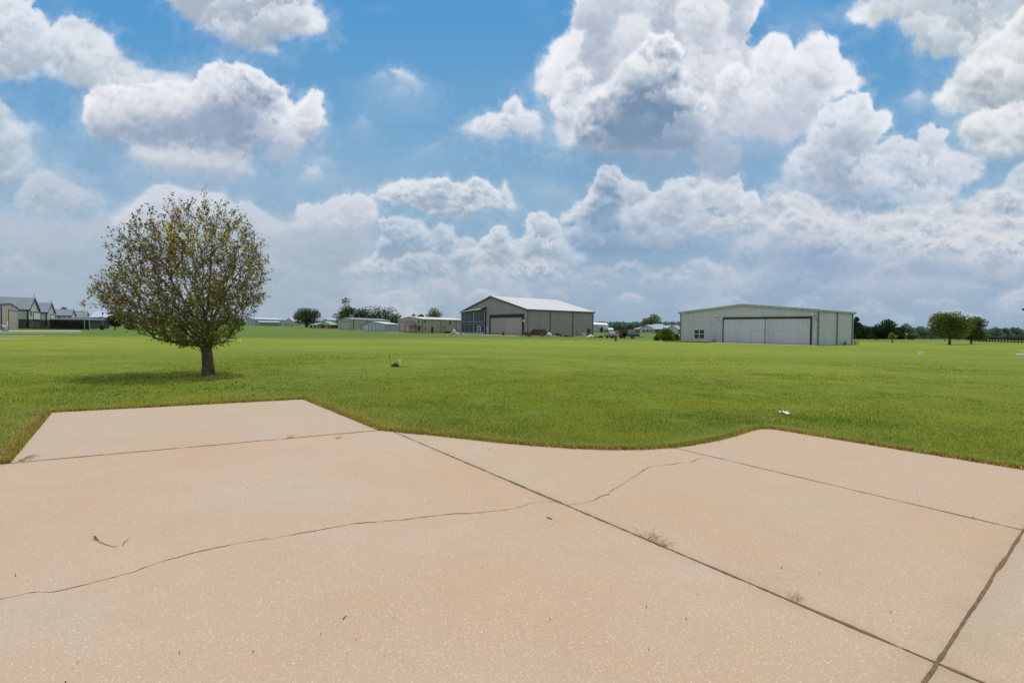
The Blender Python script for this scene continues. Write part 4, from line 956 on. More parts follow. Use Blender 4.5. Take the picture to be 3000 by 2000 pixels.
    tint = np.array([3.9, 3.5, 3.1])*pal[idx]*rs.uniform(.7, 1.35, nL)[:, None]
    leaf_mesh('crown', L_, .080, foliage('pear_leaf', (0, 0, 0, 1), (.14, .15, .04, 1), .45, 2.5, tint=True), tint, t, rs, up=.7, aspect=.62)
    print('pear leaves', nL, 'twig faces', len(tw.f))
    # fallen leaves, fruit and sticks on the turf below
    n_ = 280; pp = []
    for i in range(n_):
        a = rr.gauss(0, 1); p = G(612+70+a*230, min(1180, max(1083, rr.gauss(1122, 22)))); pp.append((p.x, p.y, p.z+.045))
    fl = np.array(pp); hold = bpy.data.objects
    a = leaf_mesh_world('fallen_leaves', fl, .070, foliage('dead_leaf', (.045, .028, .016, 1), (.11, .07, .04, 1), .1, 3), rs)
    tag(a, 'dark dead leaves scattered on the lawn around the trunk of the lone tree', 'leaves', kind='stuff')
def leaf_mesh_world(name, pts, size, mat, rs):
    n_ = len(pts); ang = rs.uniform(0, 2*PI, n_); sz = size*rs.uniform(.5, 1.3, n_)
    a = np.stack([np.cos(ang)*sz/2, np.sin(ang)*sz/2, rs.uniform(-.01, .02, n_)], 1); b = np.stack([-np.sin(ang)*sz/3, np.cos(ang)*sz/3, rs.uniform(.1, .4, n_)*size], 1)
    p = np.stack([pts-a, pts+b, pts+a, pts-b+np.array([0, 0, .3*size])], 1).reshape(-1, 3)
    c4 = np.repeat(np.concatenate([np.repeat(rs.rand(n_, 1), 3, 1), np.ones((n_, 1))], 1), 4, 0)
    return array_mesh(name, p, np.arange(n_*4).reshape(-1, 4), mat, [('tint', c4)])
pear_tree()
# ---------------------------------------------------------------- buildings
WHITE = (.62, .63, .62, 1)
class Wall:
    """vertical wall plane from a to b (world xy); converts sight lines to (s, z) on it"""
    def __init__(s, a, b, z0):
        s.a = Vector((a[0], a[1])); s.b = Vector((b[0], b[1])); s.d = (s.b-s.a).normalized(); s.z0 = z0
        nn = Vector((s.d.y, -s.d.x)); 
        if nn.dot(-s.a) < 0: nn = -nn
        s.n = nn
    def sz(s, px, py):
        d = ray(px, py); n3 = Vector((s.n.x, s.n.y, 0)); k = (Vector((s.a.x, s.a.y, 0))-Vector((EYE.x, EYE.y, 0))).dot(n3)/d.dot(n3)
        p = EYE+d*k; return (Vector((p.x, p.y))-s.a).dot(s.d), p.z
    def pt(s, u, z, out=0):
        q = s.a+s.d*u+s.n*out; return Vector((q.x, q.y, z))
    def rect(s, px0, py0, px1, py1):
        u0, z1 = s.sz(px0, py0); u1, z0 = s.sz(px1, py1); z1b = s.sz(px1, py0)[1]
        return min(u0, u1), max(u0, u1), z0, (z1+z1b)/2
    def slab(s, mb, u0, u1, z0, z1, o0, o1):
        mb.hexa([s.pt(u0, z0, o1), s.pt(u1, z0, o1), s.pt(u1, z0, o0), s.pt(u0, z0, o0), s.pt(u0, z1, o1), s.pt(u1, z1, o1), s.pt(u1, z1, o0), s.pt(u0, z1, o0)])
def gable(name, label, cat, A, B, depth, eave, ridge, wallm, roofm, trimm, over=.25, group=None, rf=.5, trimw=.16, wall2=None, rthick=.12):
    """A-B is the gable end, depth a vector; eave / ridge absolute z. returns root and its walls"""
    A = Vector(A[:2]); B = Vector(B[:2]); D = Vector(depth[:2]); A2 = A+D; B2 = B+D
    z0 = min(tz(*q) for q in (A, B, A2, B2))-.4; zb = tz(*((A+B)/2))
    root = thing(name, label, cat, (A.x, A.y, zb), 0, group); O = root.location.copy()
    M = A.lerp(B, rf); M2 = A2.lerp(B2, rf)
    v3 = lambda p, z: Vector((p.x, p.y, z))
    mb = MB(); w = (B-A).length; dl = D.length; wr = w*rf
    mb.face([v3(A, z0), v3(B, z0), v3(B, eave), v3(M, ridge), v3(A, eave)], [(0, 0), (w, 0), (w, eave-z0), (wr, ridge-z0), (0, eave-z0)])
    mb.face([v3(B2, z0), v3(A2, z0), v3(A2, eave), v3(M2, ridge), v3(B2, eave)], [(0, 0), (w, 0), (w, eave-z0), (wr, ridge-z0), (0, eave-z0)])
    mb.face([v3(B, z0), v3(B2, z0), v3(B2, eave), v3(B, eave)], [(0, 0), (dl, 0), (dl, eave-z0), (0, eave-z0)])
    mb.face([v3(A2, z0), v3(A, z0), v3(A, eave), v3(A2, eave)], [(0, 0), (dl, 0), (dl, eave-z0), (0, eave-z0)])
    mb.build('wall', wallm, root, O)
    du = D.normalized()*over; ab = (B-A).normalized()
    rb = MB()
    for P0, P1 in ((A, B), (B, A)):
        out = (P0-M).normalized()*over; s = (eave-ridge)/((P0-M).length); ez = eave+s*over
        e0 = P0+out-du; e1 = P0+out+D+du; r0 = M-du; r1 = M2+du; t = rthick
        Lr = math.hypot((P0-M).length+over, ridge-ez)
        top = [v3(e0, ez+t), v3(e1, ez+t), v3(r1, ridge+t), v3(r0, ridge+t)]; bot = [v3(e0, ez+.01), v3(e1, ez+.01), v3(r1, ridge+.01), v3(r0, ridge+.01)]
        LL = dl+2*over
        rb.face(top, [(0, 0), (LL, 0), (LL, Lr), (0, Lr)]); rb.face(bot[::-1])
        for i in range(4): rb.face([bot[i], bot[(i+1) % 4], top[(i+1) % 4], top[i]])
    rb.build('roof', roofm, root, O)
    tb_ = MB()
    for base, sg in ((A, -1), (A2, 1)):
        for P0 in (A, B):
            Q = P0 if base is A else (A2 if P0 is A else B2); Mx = M if base is A else M2
            out = (Q-Mx).normalized()*over; s = (eave-ridge)/((Q-Mx).length); ez = eave+s*over
            off = du*sg*1.06; hh = trimw
            p = [v3(Q+out+off, ez-hh+.02), v3(Mx+off, ridge-hh+.02), v3(Mx+off-du*sg*.25, ridge-hh+.02), v3(Q+out+off-du*sg*.25, ez-hh+.02)]
            tb_.hexa(p+[q+Vector((0, 0, hh+rthick+.015)) for q in p])
    for P0, P1, M_ in ((A, A2, M), (B, B2, M)):
        out = (P0-M_).normalized()*over; s = (eave-ridge)/((P0-M_).length); ez = eave+s*over
        a = P0+out-du*.9; b = P1+out+du*.9; o2 = (P0-M_).normalized()*.08
        p = [v3(a, ez-trimw*.7), v3(b, ez-trimw*.7), v3(b+o2, ez-trimw*.7), v3(a+o2, ez-trimw*.7)]
        tb_.hexa(p+[q+Vector((0, 0, trimw*.7+rthick*.6)) for q in p])
    tb_.build('trim', trimm, root, O)
    return root, Wall(A, B, z0), Wall(B, B2, z0), Wall(A, A2, z0)
def feat(root, wl, name, rect, mat, o0=-.02, o1=.05, frame=None, fw=.07, sub='frame', mull=(0, 0), label=None, px=True, mw=.05):
    u0, u1, z0, z1 = wl.rect(*rect) if px else rect
    mb = MB(); wl.slab(mb, u0, u1, z0, z1, o0, o1); o = mb.build(name, mat, root, root.location, label)
    if frame:
        f = MB(); q = o1+.03
        wl.slab(f, u0-fw, u0, z0-fw, z1+fw, o0, q); wl.slab(f, u1, u1+fw, z0-fw, z1+fw, o0, q)
        wl.slab(f, u0, u1, z1, z1+fw, o0, q); wl.slab(f, u0, u1, z0-fw, z0, o0, q)
        for i in range(mull[0]):
            uu = u0+(u1-u0)*(i+1)/(mull[0]+1); wl.slab(f, uu-mw/2, uu+mw/2, z0, z1, o1-.01, q-.004)
        for i in range(mull[1]):
            zz = z0+(z1-z0)*(i+1)/(mull[1]+1); wl.slab(f, u0, u1, zz-mw/2, zz+mw/2, o1-.01, q-.008)
        f.build(sub, frame, o, (0, 0, 0)); k = KIDS[o.name][-1]; 
        for v in k.data.vertices: v.co -= root.location
    return o, (u0, u1, z0, z1)
def perp(A, B, L):
    d = (Vector(B[:2])-Vector(A[:2])).normalized(); n_ = Vector((-d.y, d.x)); 
    if n_.dot(Vector(A[:2])) < 0: n_ = -n_
    return n_*L
GW = glass('dark_glass', (.012, .014, .017, 1), .3); WF = plain('white_frame', (.66, .67, .66, 1), .5, .06)
black = plain('black_trim', (.018, .014, .013, 1), .6, .3); navy = plain('navy_trim', (.018, .032, .075, 1), .5, .2)
rust = plain('rust_brown', (.16, .075, .045, 1), .9, .4, 2); apron = plain('apron_concrete', (.40, .34, .27, 1), .9, .15, 1.2)

# white metal hangar on the right
hA = XY(1992, 82.5); hB = XY(2398, 68); hC = XY(2500, 75.5)
zE = P(2398, 908.5, 68).z; Mh = hA.lerp(hB, .5)
wm = siding('white_siding', (.52, .535, .57, 1), .42, dark=.84, streak=.22)
rw = siding('weathered_roof', (.42, .40, .36, 1), .6, streak=.6)
zR = P(2168, 893.5, 76).z
H1, f1, s1, _ = gable('hangar', 'low white metal hangar with wide black-framed door at the right', 'hangar', hA, hB, hC-hB, zE, zR, wm, rw, plain('pale_trim', (.38, .40, .37, 1), .6, .25, 2), over=.22, trimw=.20, rf=.50)
O = H1.location
door, (u0, u1, z0, z1) = feat(H1, f1, 'door', (2121, 934, 2373, 1009), siding('hangar_door', (.55, .55, .59, 1), .50, dark=.85, streak=.10, seams=0), -.02, .06)
zt = f1.sz(2121, 931)[1]; zbt = f1.sz(2245, 1010)[1]
d2 = MB(); f1.slab(d2, u0-.14, u0, zbt-.2, z1+.30, -.02, .14); f1.slab(d2, u1, u1+.20, zbt-.3, z1+.30, -.02, .14); f1.slab(d2, u0, u1, z1, z1+.30, -.02, .16)
o = d2.build('frame', plain('door_frame_brown', (.040, .026, .022, 1), .7, .4, 2), door, (0, 0, 0))
for v in o.data.vertices: v.co -= O
sm_ = MB()
for px in (2242,): u = f1.sz(px, 960)[0]; f1.slab(sm_, u-.05, u+.05, zbt-.1, z1-.05, .05, .075)
u = f1.sz(2199, 990)[0]; f1.slab(sm_, u-.02, u+.02, zbt-.1, z0+(z1-z0)*.48, .05, .075); ua = f1.sz(2155, 970)[0]; ub = f1.sz(2340, 970)[0]; zz = z0+(z1-z0)*.49; f1.slab(sm_, ua, ub, zz, zz+.02, .05, .072)
o = sm_.build('seam', plain('seam_grey', (.20, .20, .20, 1), .7), door, (0, 0, 0))
for v in o.data.vertices: v.co -= O
feat(H1, f1, 'window', (2035, 966, 2063, 991), GW, -.02, .03, WF, .07, mull=(1, 1), mw=.09)
for px, wd, m_ in ((2398, .10, plain('grey_downspout', (.16, .16, .17, 1), .5)), (1994, .07, plain('grey_downspout', (.16, .16, .17, 1), .5))):
    u = f1.sz(px, 960)[0]; d2 = MB(); f1.slab(d2, u-wd, u+wd, z0-.3, zE-.05, -.02, .10); d2.build('downspout', m_, H1, O)
for px in (2452, 2496):
    u = s1.sz(px, 960)[0]; d2 = MB(); s1.slab(d2, u-.12, u+.12, z0-.3, zE-.05, -.02, .10); d2.build('downspout', MATS['grey_downspout'], H1, O)
def wall_lamp(px, py, sg):
    u, z = f1.sz(px, py); mb = MB(); d2 = MB()
    a = f1.pt(u+sg*.35, z-.45, .03); b = f1.pt(u+sg*.30, z-.05, .3); c = f1.pt(u, z, .55)
    mb.tube([f1.pt(u+sg*.9, z-1.0, .03), f1.pt(u+sg*.5, z-.9, .04), a, b, c], .022, 6)
    o = mb.build('wall_lamp_arm', MATS['grey_downspout'], H1, O)
    d2.lathe([(.05, .12), (.16, .08), (.24, -.02), (.22, -.05)], c, 12); d2.lathe([(.20, -.05), (.17, -.12), (.0, -.16)], c, 12)
    d2.build('lamp_head', plain('lamp_cream', (.55, .50, .36, 1), .4), H1, O)
wall_lamp(2100, 926, 1); wall_lamp(2382, 922, 1)

# big grey hangar in the middle
bA = XY(1352, 156); bB = XY(1543.5, 132); bC = XY(1738, 146)
zE = P(1543.5, 905.5, 132).z; mid = bA.lerp(bB, .5)
dd = ray(1438.8, 867.8); k = None
zR = P(1439, 868, Wall(bA, bB, 0).pt(Wall(bA, bB, 0).sz(1439, 900)[0], 0).y).z
gm_ = siding('grey_siding', (.315, .295, .275, 1), .30, dark=.85, streak=.10); 
rfB = Wall(bA, bB, 0).sz(1439, 900)[0]/(bB-bA).length
roofw = siding('white_roof', (.50, .49, .48, 1), .6, dark=.9, streak=.10)
H2, f2, s2, _ = gable('hangar', 'large grey gabled hangar with glazed office corner and white roof', 'hangar', bA, bB, bC-bB, zE, zR, gm_, roofw, plain('slate_trim', (.075, .095, .115, 1), .5, .2), over=.35, trimw=.35, rf=rfB)
O = H2.location
door, r_ = feat(H2, f2, 'door', (1438, 930, 1531, 979.5), siding('tan_door', (.345, .325, .285, 1), 1.2, dark=.88, streak=.08), -.02, .10)
d2 = MB(); u0, u1, z0, z1 = r_; f2.slab(d2, u0-.35, u0, z0, z1+.9, -.02, .3); f2.slab(d2, u1, u1+.45, z0, z1+.9, -.02, .3); f2.slab(d2, u0, u1, z1, z1+.9, -.02, .32)
o = d2.build('frame', plain('door_frame_navy', (.020, .024, .045, 1), .6, .3), door, (0, 0, 0))
for v in o.data.vertices: v.co -= O
# glazed corner
u0, _z = f2.sz(1355.5, 950); u1, _z = f2.sz(1424, 950); zt = f2.sz(1390, 914)[1]; zb = f2.sz(1390, 975.5)[1]
um = f2.sz(1392, 950)[0]
off = MB(); f2.slab(off, u0, u1, zb, zt, -.02, .5); off.build('office_glazing', glass('office_glass', (.022, .024, .030, 1), .2), H2, O)
fr = MB()
for px, w_ in ((1355.5, .22), (1366, .10), (1379, .10), (1392, .34), (1407.5, .12), (1423.5, .22)):
    u = f2.sz(px, 950)[0]; f2.slab(fr, u-w_/2, u+w_/2, zb, zt, .5, .58)
za = f2.sz(1390, 943.5)[1]; zc = f2.sz(1390, 948.5)[1]
f2.slab(fr, u0, u1, za+.02, za+.2, .5, .57); f2.slab(fr, u0, u1, zc-.2, zc-.02, .5, .57)
fr.build('mullion', plain('mullion_white', (.36, .38, .38, 1), .5, .05), H2, O)
bd = MB(); f2.slab(bd, u0-.1, u1+.1, zc, za, .5, .75); bd.build('blue_band', plain('blue_band', (.022, .065, .19, 1), .45, .1), H2, O)
bd = MB(); f2.slab(bd, u0-.05, u1+.05, zb-.6, f2.sz(1390, 973.3)[1], .4, .66); bd.build('plinth', plain('plinth_pale', (.36, .42, .46, 1), .7, .1), H2, O)
feat(H2, f2, 'door', (1404.5, 957, 1411.5, 973), glass('office_glass'), .5, .6, WF, .22, mull=(0, 1), mw=.2, label='glazed white-framed entrance door')
feat(H2, f2, 'door', (1427, 957.5, 1432, 977), plain('pale_door', (.42, .46, .47, 1), .5, .05), -.02, .12, label='narrow pale side door')
aw = MB(); ztl = f2.sz(1356, 914.5)[1]; ztr = f2.sz(1424, 905)[1]; um = f2.sz(1392, 905)[0]
zl2 = f2.sz(1356, 915.5)[1]
# awning slopes down to the left and outwards
pA = f2.pt(u0+.1, ztl, .0); pB = f2.pt(u1+.1, ztr+.35, 0); pC = f2.pt(u1+.1, ztr-.25, 2.2); pD = f2.pt(u0+.1, ztl-.1, 1.2); pM = f2.pt(u0+4.2, ztl+.95, 0)
aw.hexa([pD, pC, pB, pA]+[p+Vector((0, 0, .18)) for p in (pD, pC, pB, pA)]); aw.build('awning', roofw, H2, O)
aw = MB(); aw.hexa([pC+Vector((0, 0, -.2)), pB+Vector((0, 0, -.2)), pB+Vector((0, 0, .25))-Vector((f2.n.x, f2.n.y, 0))*0, pC+Vector((0, 0, .25))]+[q+Vector((f2.d.x, f2.d.y, 0))*.15 for q in (pC+Vector((0, 0, -.2)), pB+Vector((0, 0, -.2)), pB+Vector((0, 0, .25)), pC+Vector((0, 0, .25)))]); aw.build('awning_fascia', MATS['door_frame_navy'], H2, O)
u, z = f2.sz(1537, 939.5); mb = MB(); c = f2.pt(u, z, .3); mb.blob(c, (.32, .32, .32), 3, 10, 6, 0); mb.build('wall_lamp', plain('lamp_white', (.85, .85, .82, 1), .3, .02), H2, O)
for px in (1612, 1678, 1737, 1545.5):
    u = s2.sz(px, 950)[0]; d2 = MB(); s2.slab(d2, u-.10, u+.10, zb-1, zE-.1, -.02, .18); d2.build('downspout', plain('grey_spout_dark', (.15, .15, .14, 1), .5), H2, O)
feat(H2, s2, 'window', (1720.5, 962, 1726, 975), GW, -.02, .06, plain('slate_trim', g3(.1)), .12, mull=(1, 0))
feat(H2, s2, 'window', (1728.5, 964, 1731, 973), GW, -.02, .06)

# tan two-storey hangar left of it
tA = XY(1166, 178); tB = XY(1235, 160)
zE = P(1235, 934.5, 160).z
tanm = siding('tan_siding', (.43, .375, .29, 1), .30, dark=.88, streak=.10); tand = siding('tan_door2', (.42, .36, .30, 1), .6, horiz=True, dark=.8, streak=.08)
rt2 = siding('pale_pink_roof', (.58, .54, .52, 1), .6, dark=.9, streak=.1)
Dt = XY(1362, 174)-tB
rf = Wall(tA, tB, 0).sz(1200, 950)[0]/(tB-tA).length
ytop = Wall(tA, tB, 0).pt(Wall(tA, tB, 0).sz(1200, 950)[0], 0).y
H3, f3, s3, _ = gable('hangar', 'tan two-storey hangar house with small balcony and a red door', 'hangar', tA, tB, Dt, zE, P(1202, 928, ytop).z, tanm, rt2, plain('tan_trim', (.42, .40, .33, 1), .5, .1), over=.25, rf=rf)
O = H3.location
feat(H3, f3, 'door', (1171, 942.5, 1216, 972.5), tand, -.02, .08, plain('brown_trim', (.10, .085, .065, 1), .6), .22)
feat(H3, f3, 'door', (1218, 936.5, 1222, 949.5), plain('pale_door', g3(.4)), -.02, .08, WF, .05, label='pale balcony door')
feat(H3, f3, 'window', (1224.5, 938, 1231, 947), GW, -.02, .06, WF, .08, mull=(0, 1))
feat(H3, f3, 'window', (1225, 958, 1231, 968), GW, -.02, .06, plain('brown_trim', g3(.1)), .08)
bm_ = MB(); ua = f3.sz(1198.5, 955)[0]; ub = f3.sz(1235, 955)[0]; zf = f3.sz(1216, 954.5)[1]; zr = f3.sz(1216, 945.5)[1]; zg = z0-1
f3.slab(bm_, ua, ub, zf-.2, zf, 0, 1.8)
o = bm_.build('balcony', plain('timber_brown', (.17, .135, .095, 1), .9, .3, 2), H3, O)
rl = MB(); f3.slab(rl, ua, ub, zr-.08, zr, 1.72, 1.8)
for i in range(15): u = ua+(ub-ua)*i/14; f3.slab(rl, u-.03, u+.03, zf, zr-.08, 1.73, 1.79)
k = rl.build('railing', MATS['timber_brown'], o, (0, 0, 0))
for v in k.data.vertices: v.co -= O
for u in (ua+.1, (ua+ub)/2, ub-.1):
    p = MB(); f3.slab(p, u-.09, u+.09, zf-4.5, zf-.2, 1.6, 1.78); k = p.build('post', MATS['timber_brown'], o, (0, 0, 0))
    for v in k.data.vertices: v.co -= O
for r in ((1243, 938.5, 1248, 947), (1243.5, 959, 1248, 967), (1315.5, 941, 1321, 951)): feat(H3, s3, 'window', r, GW, -.02, .06, WF, .10, mull=(0, 1))
feat(H3, s3, 'door', (1263.5, 957.5, 1269.5, 975.5), plain('red_door', (.27, .018, .022, 1), .5, .15), -.02, .08, label='red door')
for px in (1292, 1336, 1238): u = s3.sz(px, 950)[0]; d2 = MB(); s3.slab(d2, u-.10, u+.10, zf-4.5, zE-.1, -.02, .12); d2.build('downspout', plain('tan_spout', (.20, .19, .15, 1), .5), H3, O)
u, z = s3.sz(1302, 957); d2 = MB(); s3.slab(d2, u-.4, u+.4, z-.3, z+.3, 0, .5); d2.build('air_conditioner', plain('ac_grey', (.25, .25, .23, 1), .6), H3, O)
u, z = s3.sz(1307, 972); d2 = MB(); s3.slab(d2, u-1.1, u+1.1, z-.6, z+.15, .3, .9); d2.build('planter', plain('planter_dark', (.03, .035, .03, 1), .8), H3, O)

# pale blue shed between the tan buildings
lA = XY(1064, 196); lB = XY(1126, 176)
zE = P(1126, 949.5, 176).z; wl = Wall(lA, lB, 0); u = wl.sz(1087, 950)[0]
H4, f4, s4, _ = gable('hangar', 'small pale blue metal hangar with white sliding doors', 'hangar', lA, lB, XY(1172, 190)-lB, zE, P(1087, 941.5, wl.pt(u, 0).y).z, siding('pale_blue_siding', (.44, .465, .51, 1), .35, dark=.85, streak=.1), siding('pale_blue_roof', (.46, .50, .54, 1), .6, dark=.9, streak=.1), plain('blue_trim', (.10, .16, .22, 1), .5, .1), over=.2, rf=u/(lB-lA).length)
for r in ((1066, 952, 1081, 971), (1083, 952, 1089.5, 971), (1091.5, 952, 1099.5, 971)): feat(H4, f4, 'door', r, siding('sliding_white', (.52, .56, .58, 1), .5, dark=.85), -.02, .10, MATS['blue_trim'], .06)
feat(H4, f4, 'window', (1117, 960, 1119.5, 966), plain('amber_pane', (.34, .24, .15, 1), .5), -.02, .06, WF, .06)

# grey-beige long hangar
qA = XY(990, 262); qB = XY(1031, 232); zE = P(1031, 935.5, 232).z; wl = Wall(qA, qB, 0); u = wl.sz(1011, 950)[0]
H5, f5, s5, _ = gable('hangar', 'long beige hangar with grey roof and closed white bay door behind the blue shed', 'hangar', qA, qB, XY(1143, 262)-qB, zE, P(1011, 930, wl.pt(u, 0).y).z, siding('beige_siding', (.40, .37, .315, 1), .4, dark=.88, streak=.1), siding('slate_roof', (.20, .215, .235, 1), .6, dark=.85, streak=.15), plain('grey_trim2', (.20, .20, .18, 1), .5, .1), over=.3, rf=u/(qB-qA).length)
feat(H5, f5, 'door', (1001, 943, 1028, 967.5), siding('bay_white', (.42, .41, .36, 1), .7, horiz=True, dark=.9), -.02, .10, MATS['brown_trim'], .3)
feat(H5, f5, 'door', (992.5, 953, 997, 967), plain('sky_door', (.34, .44, .50, 1), .5), -.02, .10, label='pale blue side door')
feat(H5, s5, 'door', (1058, 950, 1066, 968), MATS['bay_white'], -.02, .10, MATS['brown_trim'], .2)
for px in (1036, 1074): u = s5.sz(px, 950)[0]; d2 = MB(); s5.slab(d2, u-.15, u+.15, s5.sz(px, 970)[1], zE-.1, -.02, .15); d2.build('downspout', MATS['brown_trim'], H5, H5.location)

def hip_house(name, label, cat, A, B, depth, eave, ridge, wallm, roofm, inset=.5, over=.5):
    A = Vector(A[:2]); B = Vector(B[:2]); D = Vector(depth[:2]); z0 = min(tz(*A), tz(*B))-.4
    root = thing(name, label, cat, (A.x, A.y, z0+.4)); O = root.location.copy(); v3 = lambda p, z: Vector((p.x, p.y, z))
    mb = MB(); c = [A, B, B+D, A+D]
    for i in range(4): mb.quad(v3(c[i], z0), v3(c[(i+1) % 4], z0), v3(c[(i+1) % 4], eave), v3(c[i], eave))
    mb.build('wall', wallm, root, O)
    ab = (B-A).normalized(); dn = D.normalized(); o = over
    e = [A-ab*o-dn*o, B+ab*o-dn*o, B+D+ab*o+dn*o, A+D-ab*o+dn*o]; L = (B-A).length; ins = min(L*.45, D.length*inset)
    r0 = A+D*.5+ab*ins; r1 = B+D*.5-ab*ins; t = .12
    rb = MB()
    for f in ([e[0], e[1], r1, r0], [e[2], e[3], r0, r1]): rb.face([v3(f[0], eave+t), v3(f[1], eave+t), v3(f[2], ridge), v3(f[3], ridge)], [(0, 0), (L, 0), (L-ins, 5), (ins, 5)])
    rb.face([v3(e[1], eave+t), v3(e[2], eave+t), v3(r1, ridge)]); rb.face([v3(e[3], eave+t), v3(e[0], eave+t), v3(r0, ridge)])
    rb.face([v3(q, eave-.03) for q in e][::-1])
    for i in range(4): rb.face([v3(e[i], eave-.03), v3(e[(i+1) % 4], eave-.03), v3(e[(i+1) % 4], eave+t), v3(e[i], eave+t)])
    rb.build('roof', roofm, root, O)
    return root, Wall(A, B, z0), Wall(B, B+D, z0)
# brick house with green roof
kA = XY(907, 296); kB = XY(973, 290)
brick = siding('red_brick', (.17, .060, .042, 1), .25, horiz=True, dark=.75, streak=.2); greenr = siding('green_roof', (.22, .34, .27, 1), .5, dark=.9, streak=.1)
K, fk, sk = hip_house('brick_house', 'low red brick house with pale green hipped roof beside the round oak', 'house', kA, kB, perp(kA, kB, 12), P(940, 951.5, 293).z, P(930, 941, 299).z, brick, greenr, .6)
for r in ((916, 953, 920, 959), (926, 953, 930, 964), (935, 954, 938.5, 961), (953, 953, 961, 961), (965, 953, 968, 958)): feat(K, fk, 'window', r, plain('pane_pale', (.30, .33, .31, 1), .3), -.02, .1, WF, .12)
pg = MB(); a = fk.sz(935, 952)[0]; b = fk.sz(975, 952)[0]; ze = fk.sz(950, 951.5)[1]; zr_ = fk.sz(953, 942)[1]
pg.face([fk.pt(a, ze, 1.2), fk.pt(b, ze, 1.2), fk.pt((a+b)/2, zr_, 1.2)]); pg.build('porch_gable', plain('cream_gable', (.50, .49, .40, 1), .6), K, K.location)
pg = MB()
for q in (a, b): pg.hexa([fk.pt(q, ze-.1, 1.5), fk.pt((a+b)/2, zr_-.1, 1.5), fk.pt((a+b)/2, zr_-.1, -5), fk.pt(q, ze-.1, -5)]+[fk.pt(q, ze+.15, 1.5), fk.pt((a+b)/2, zr_+.15, 1.5), fk.pt((a+b)/2, zr_+.15, -5), fk.pt(q, ze+.15, -5)])
pg.build('porch_roof', greenr, K, K.location)

# hangars farther left, beyond the pear tree
def quick(name, label, pxA, YA, pxB, YB, pxC, YC, eave, ridge, wallm, roofm, trimm, doors=(), sdoors=(), rmid=None, over=.3, winm=None):
    A = XY(pxA, YA); B = XY(pxB, YB); Cc = XY(pxC, YC); zE = P(pxB, eave, YB).z; wl = Wall(A, B, 0)
    rm = rmid or (pxA+pxB)/2; u = wl.sz(rm, 950)[0]
    H, f, s, s_ = gable('hangar', label, 'hangar', A, B, Cc-B, zE, P(rm, ridge, wl.pt(u, 0).y).z, wallm, roofm, trimm, over=over, rf=u/(B-A).length)
    for r in doors: feat(H, f, 'door', r, MATS['bay_white'], -.02, .1, MATS['brown_trim'], .2)
    for r in sdoors: feat(H, s, 'door', r, MATS['bay_white'], -.02, .1, MATS['brown_trim'], .2)
    return H, f, s
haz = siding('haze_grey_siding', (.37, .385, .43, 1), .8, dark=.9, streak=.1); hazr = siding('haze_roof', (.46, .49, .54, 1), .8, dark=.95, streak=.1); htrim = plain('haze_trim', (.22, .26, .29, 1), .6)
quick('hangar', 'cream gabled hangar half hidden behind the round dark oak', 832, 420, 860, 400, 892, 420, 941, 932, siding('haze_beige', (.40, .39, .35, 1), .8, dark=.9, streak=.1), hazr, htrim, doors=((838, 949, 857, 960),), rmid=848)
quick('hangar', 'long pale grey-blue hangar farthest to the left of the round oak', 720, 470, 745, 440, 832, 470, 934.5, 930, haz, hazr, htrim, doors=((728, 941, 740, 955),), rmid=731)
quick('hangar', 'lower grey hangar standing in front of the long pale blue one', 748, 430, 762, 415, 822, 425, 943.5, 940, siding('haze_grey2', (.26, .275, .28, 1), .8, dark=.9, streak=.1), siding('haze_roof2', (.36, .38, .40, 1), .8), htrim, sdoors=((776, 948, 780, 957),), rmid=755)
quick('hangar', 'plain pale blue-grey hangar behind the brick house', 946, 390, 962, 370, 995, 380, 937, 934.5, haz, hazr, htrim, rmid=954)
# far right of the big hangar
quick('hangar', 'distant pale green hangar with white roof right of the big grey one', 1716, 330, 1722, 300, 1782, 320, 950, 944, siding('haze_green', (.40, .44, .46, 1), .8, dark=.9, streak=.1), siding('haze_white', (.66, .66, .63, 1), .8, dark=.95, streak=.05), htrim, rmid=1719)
quick('shed', 'little shed with bright white roof beside the distant pale green hangar', 1779, 316, 1783, 298, 1797, 304, 965, 961, MATS['haze_green'], MATS['haze_white'], MATS['haze_white'], rmid=1781)

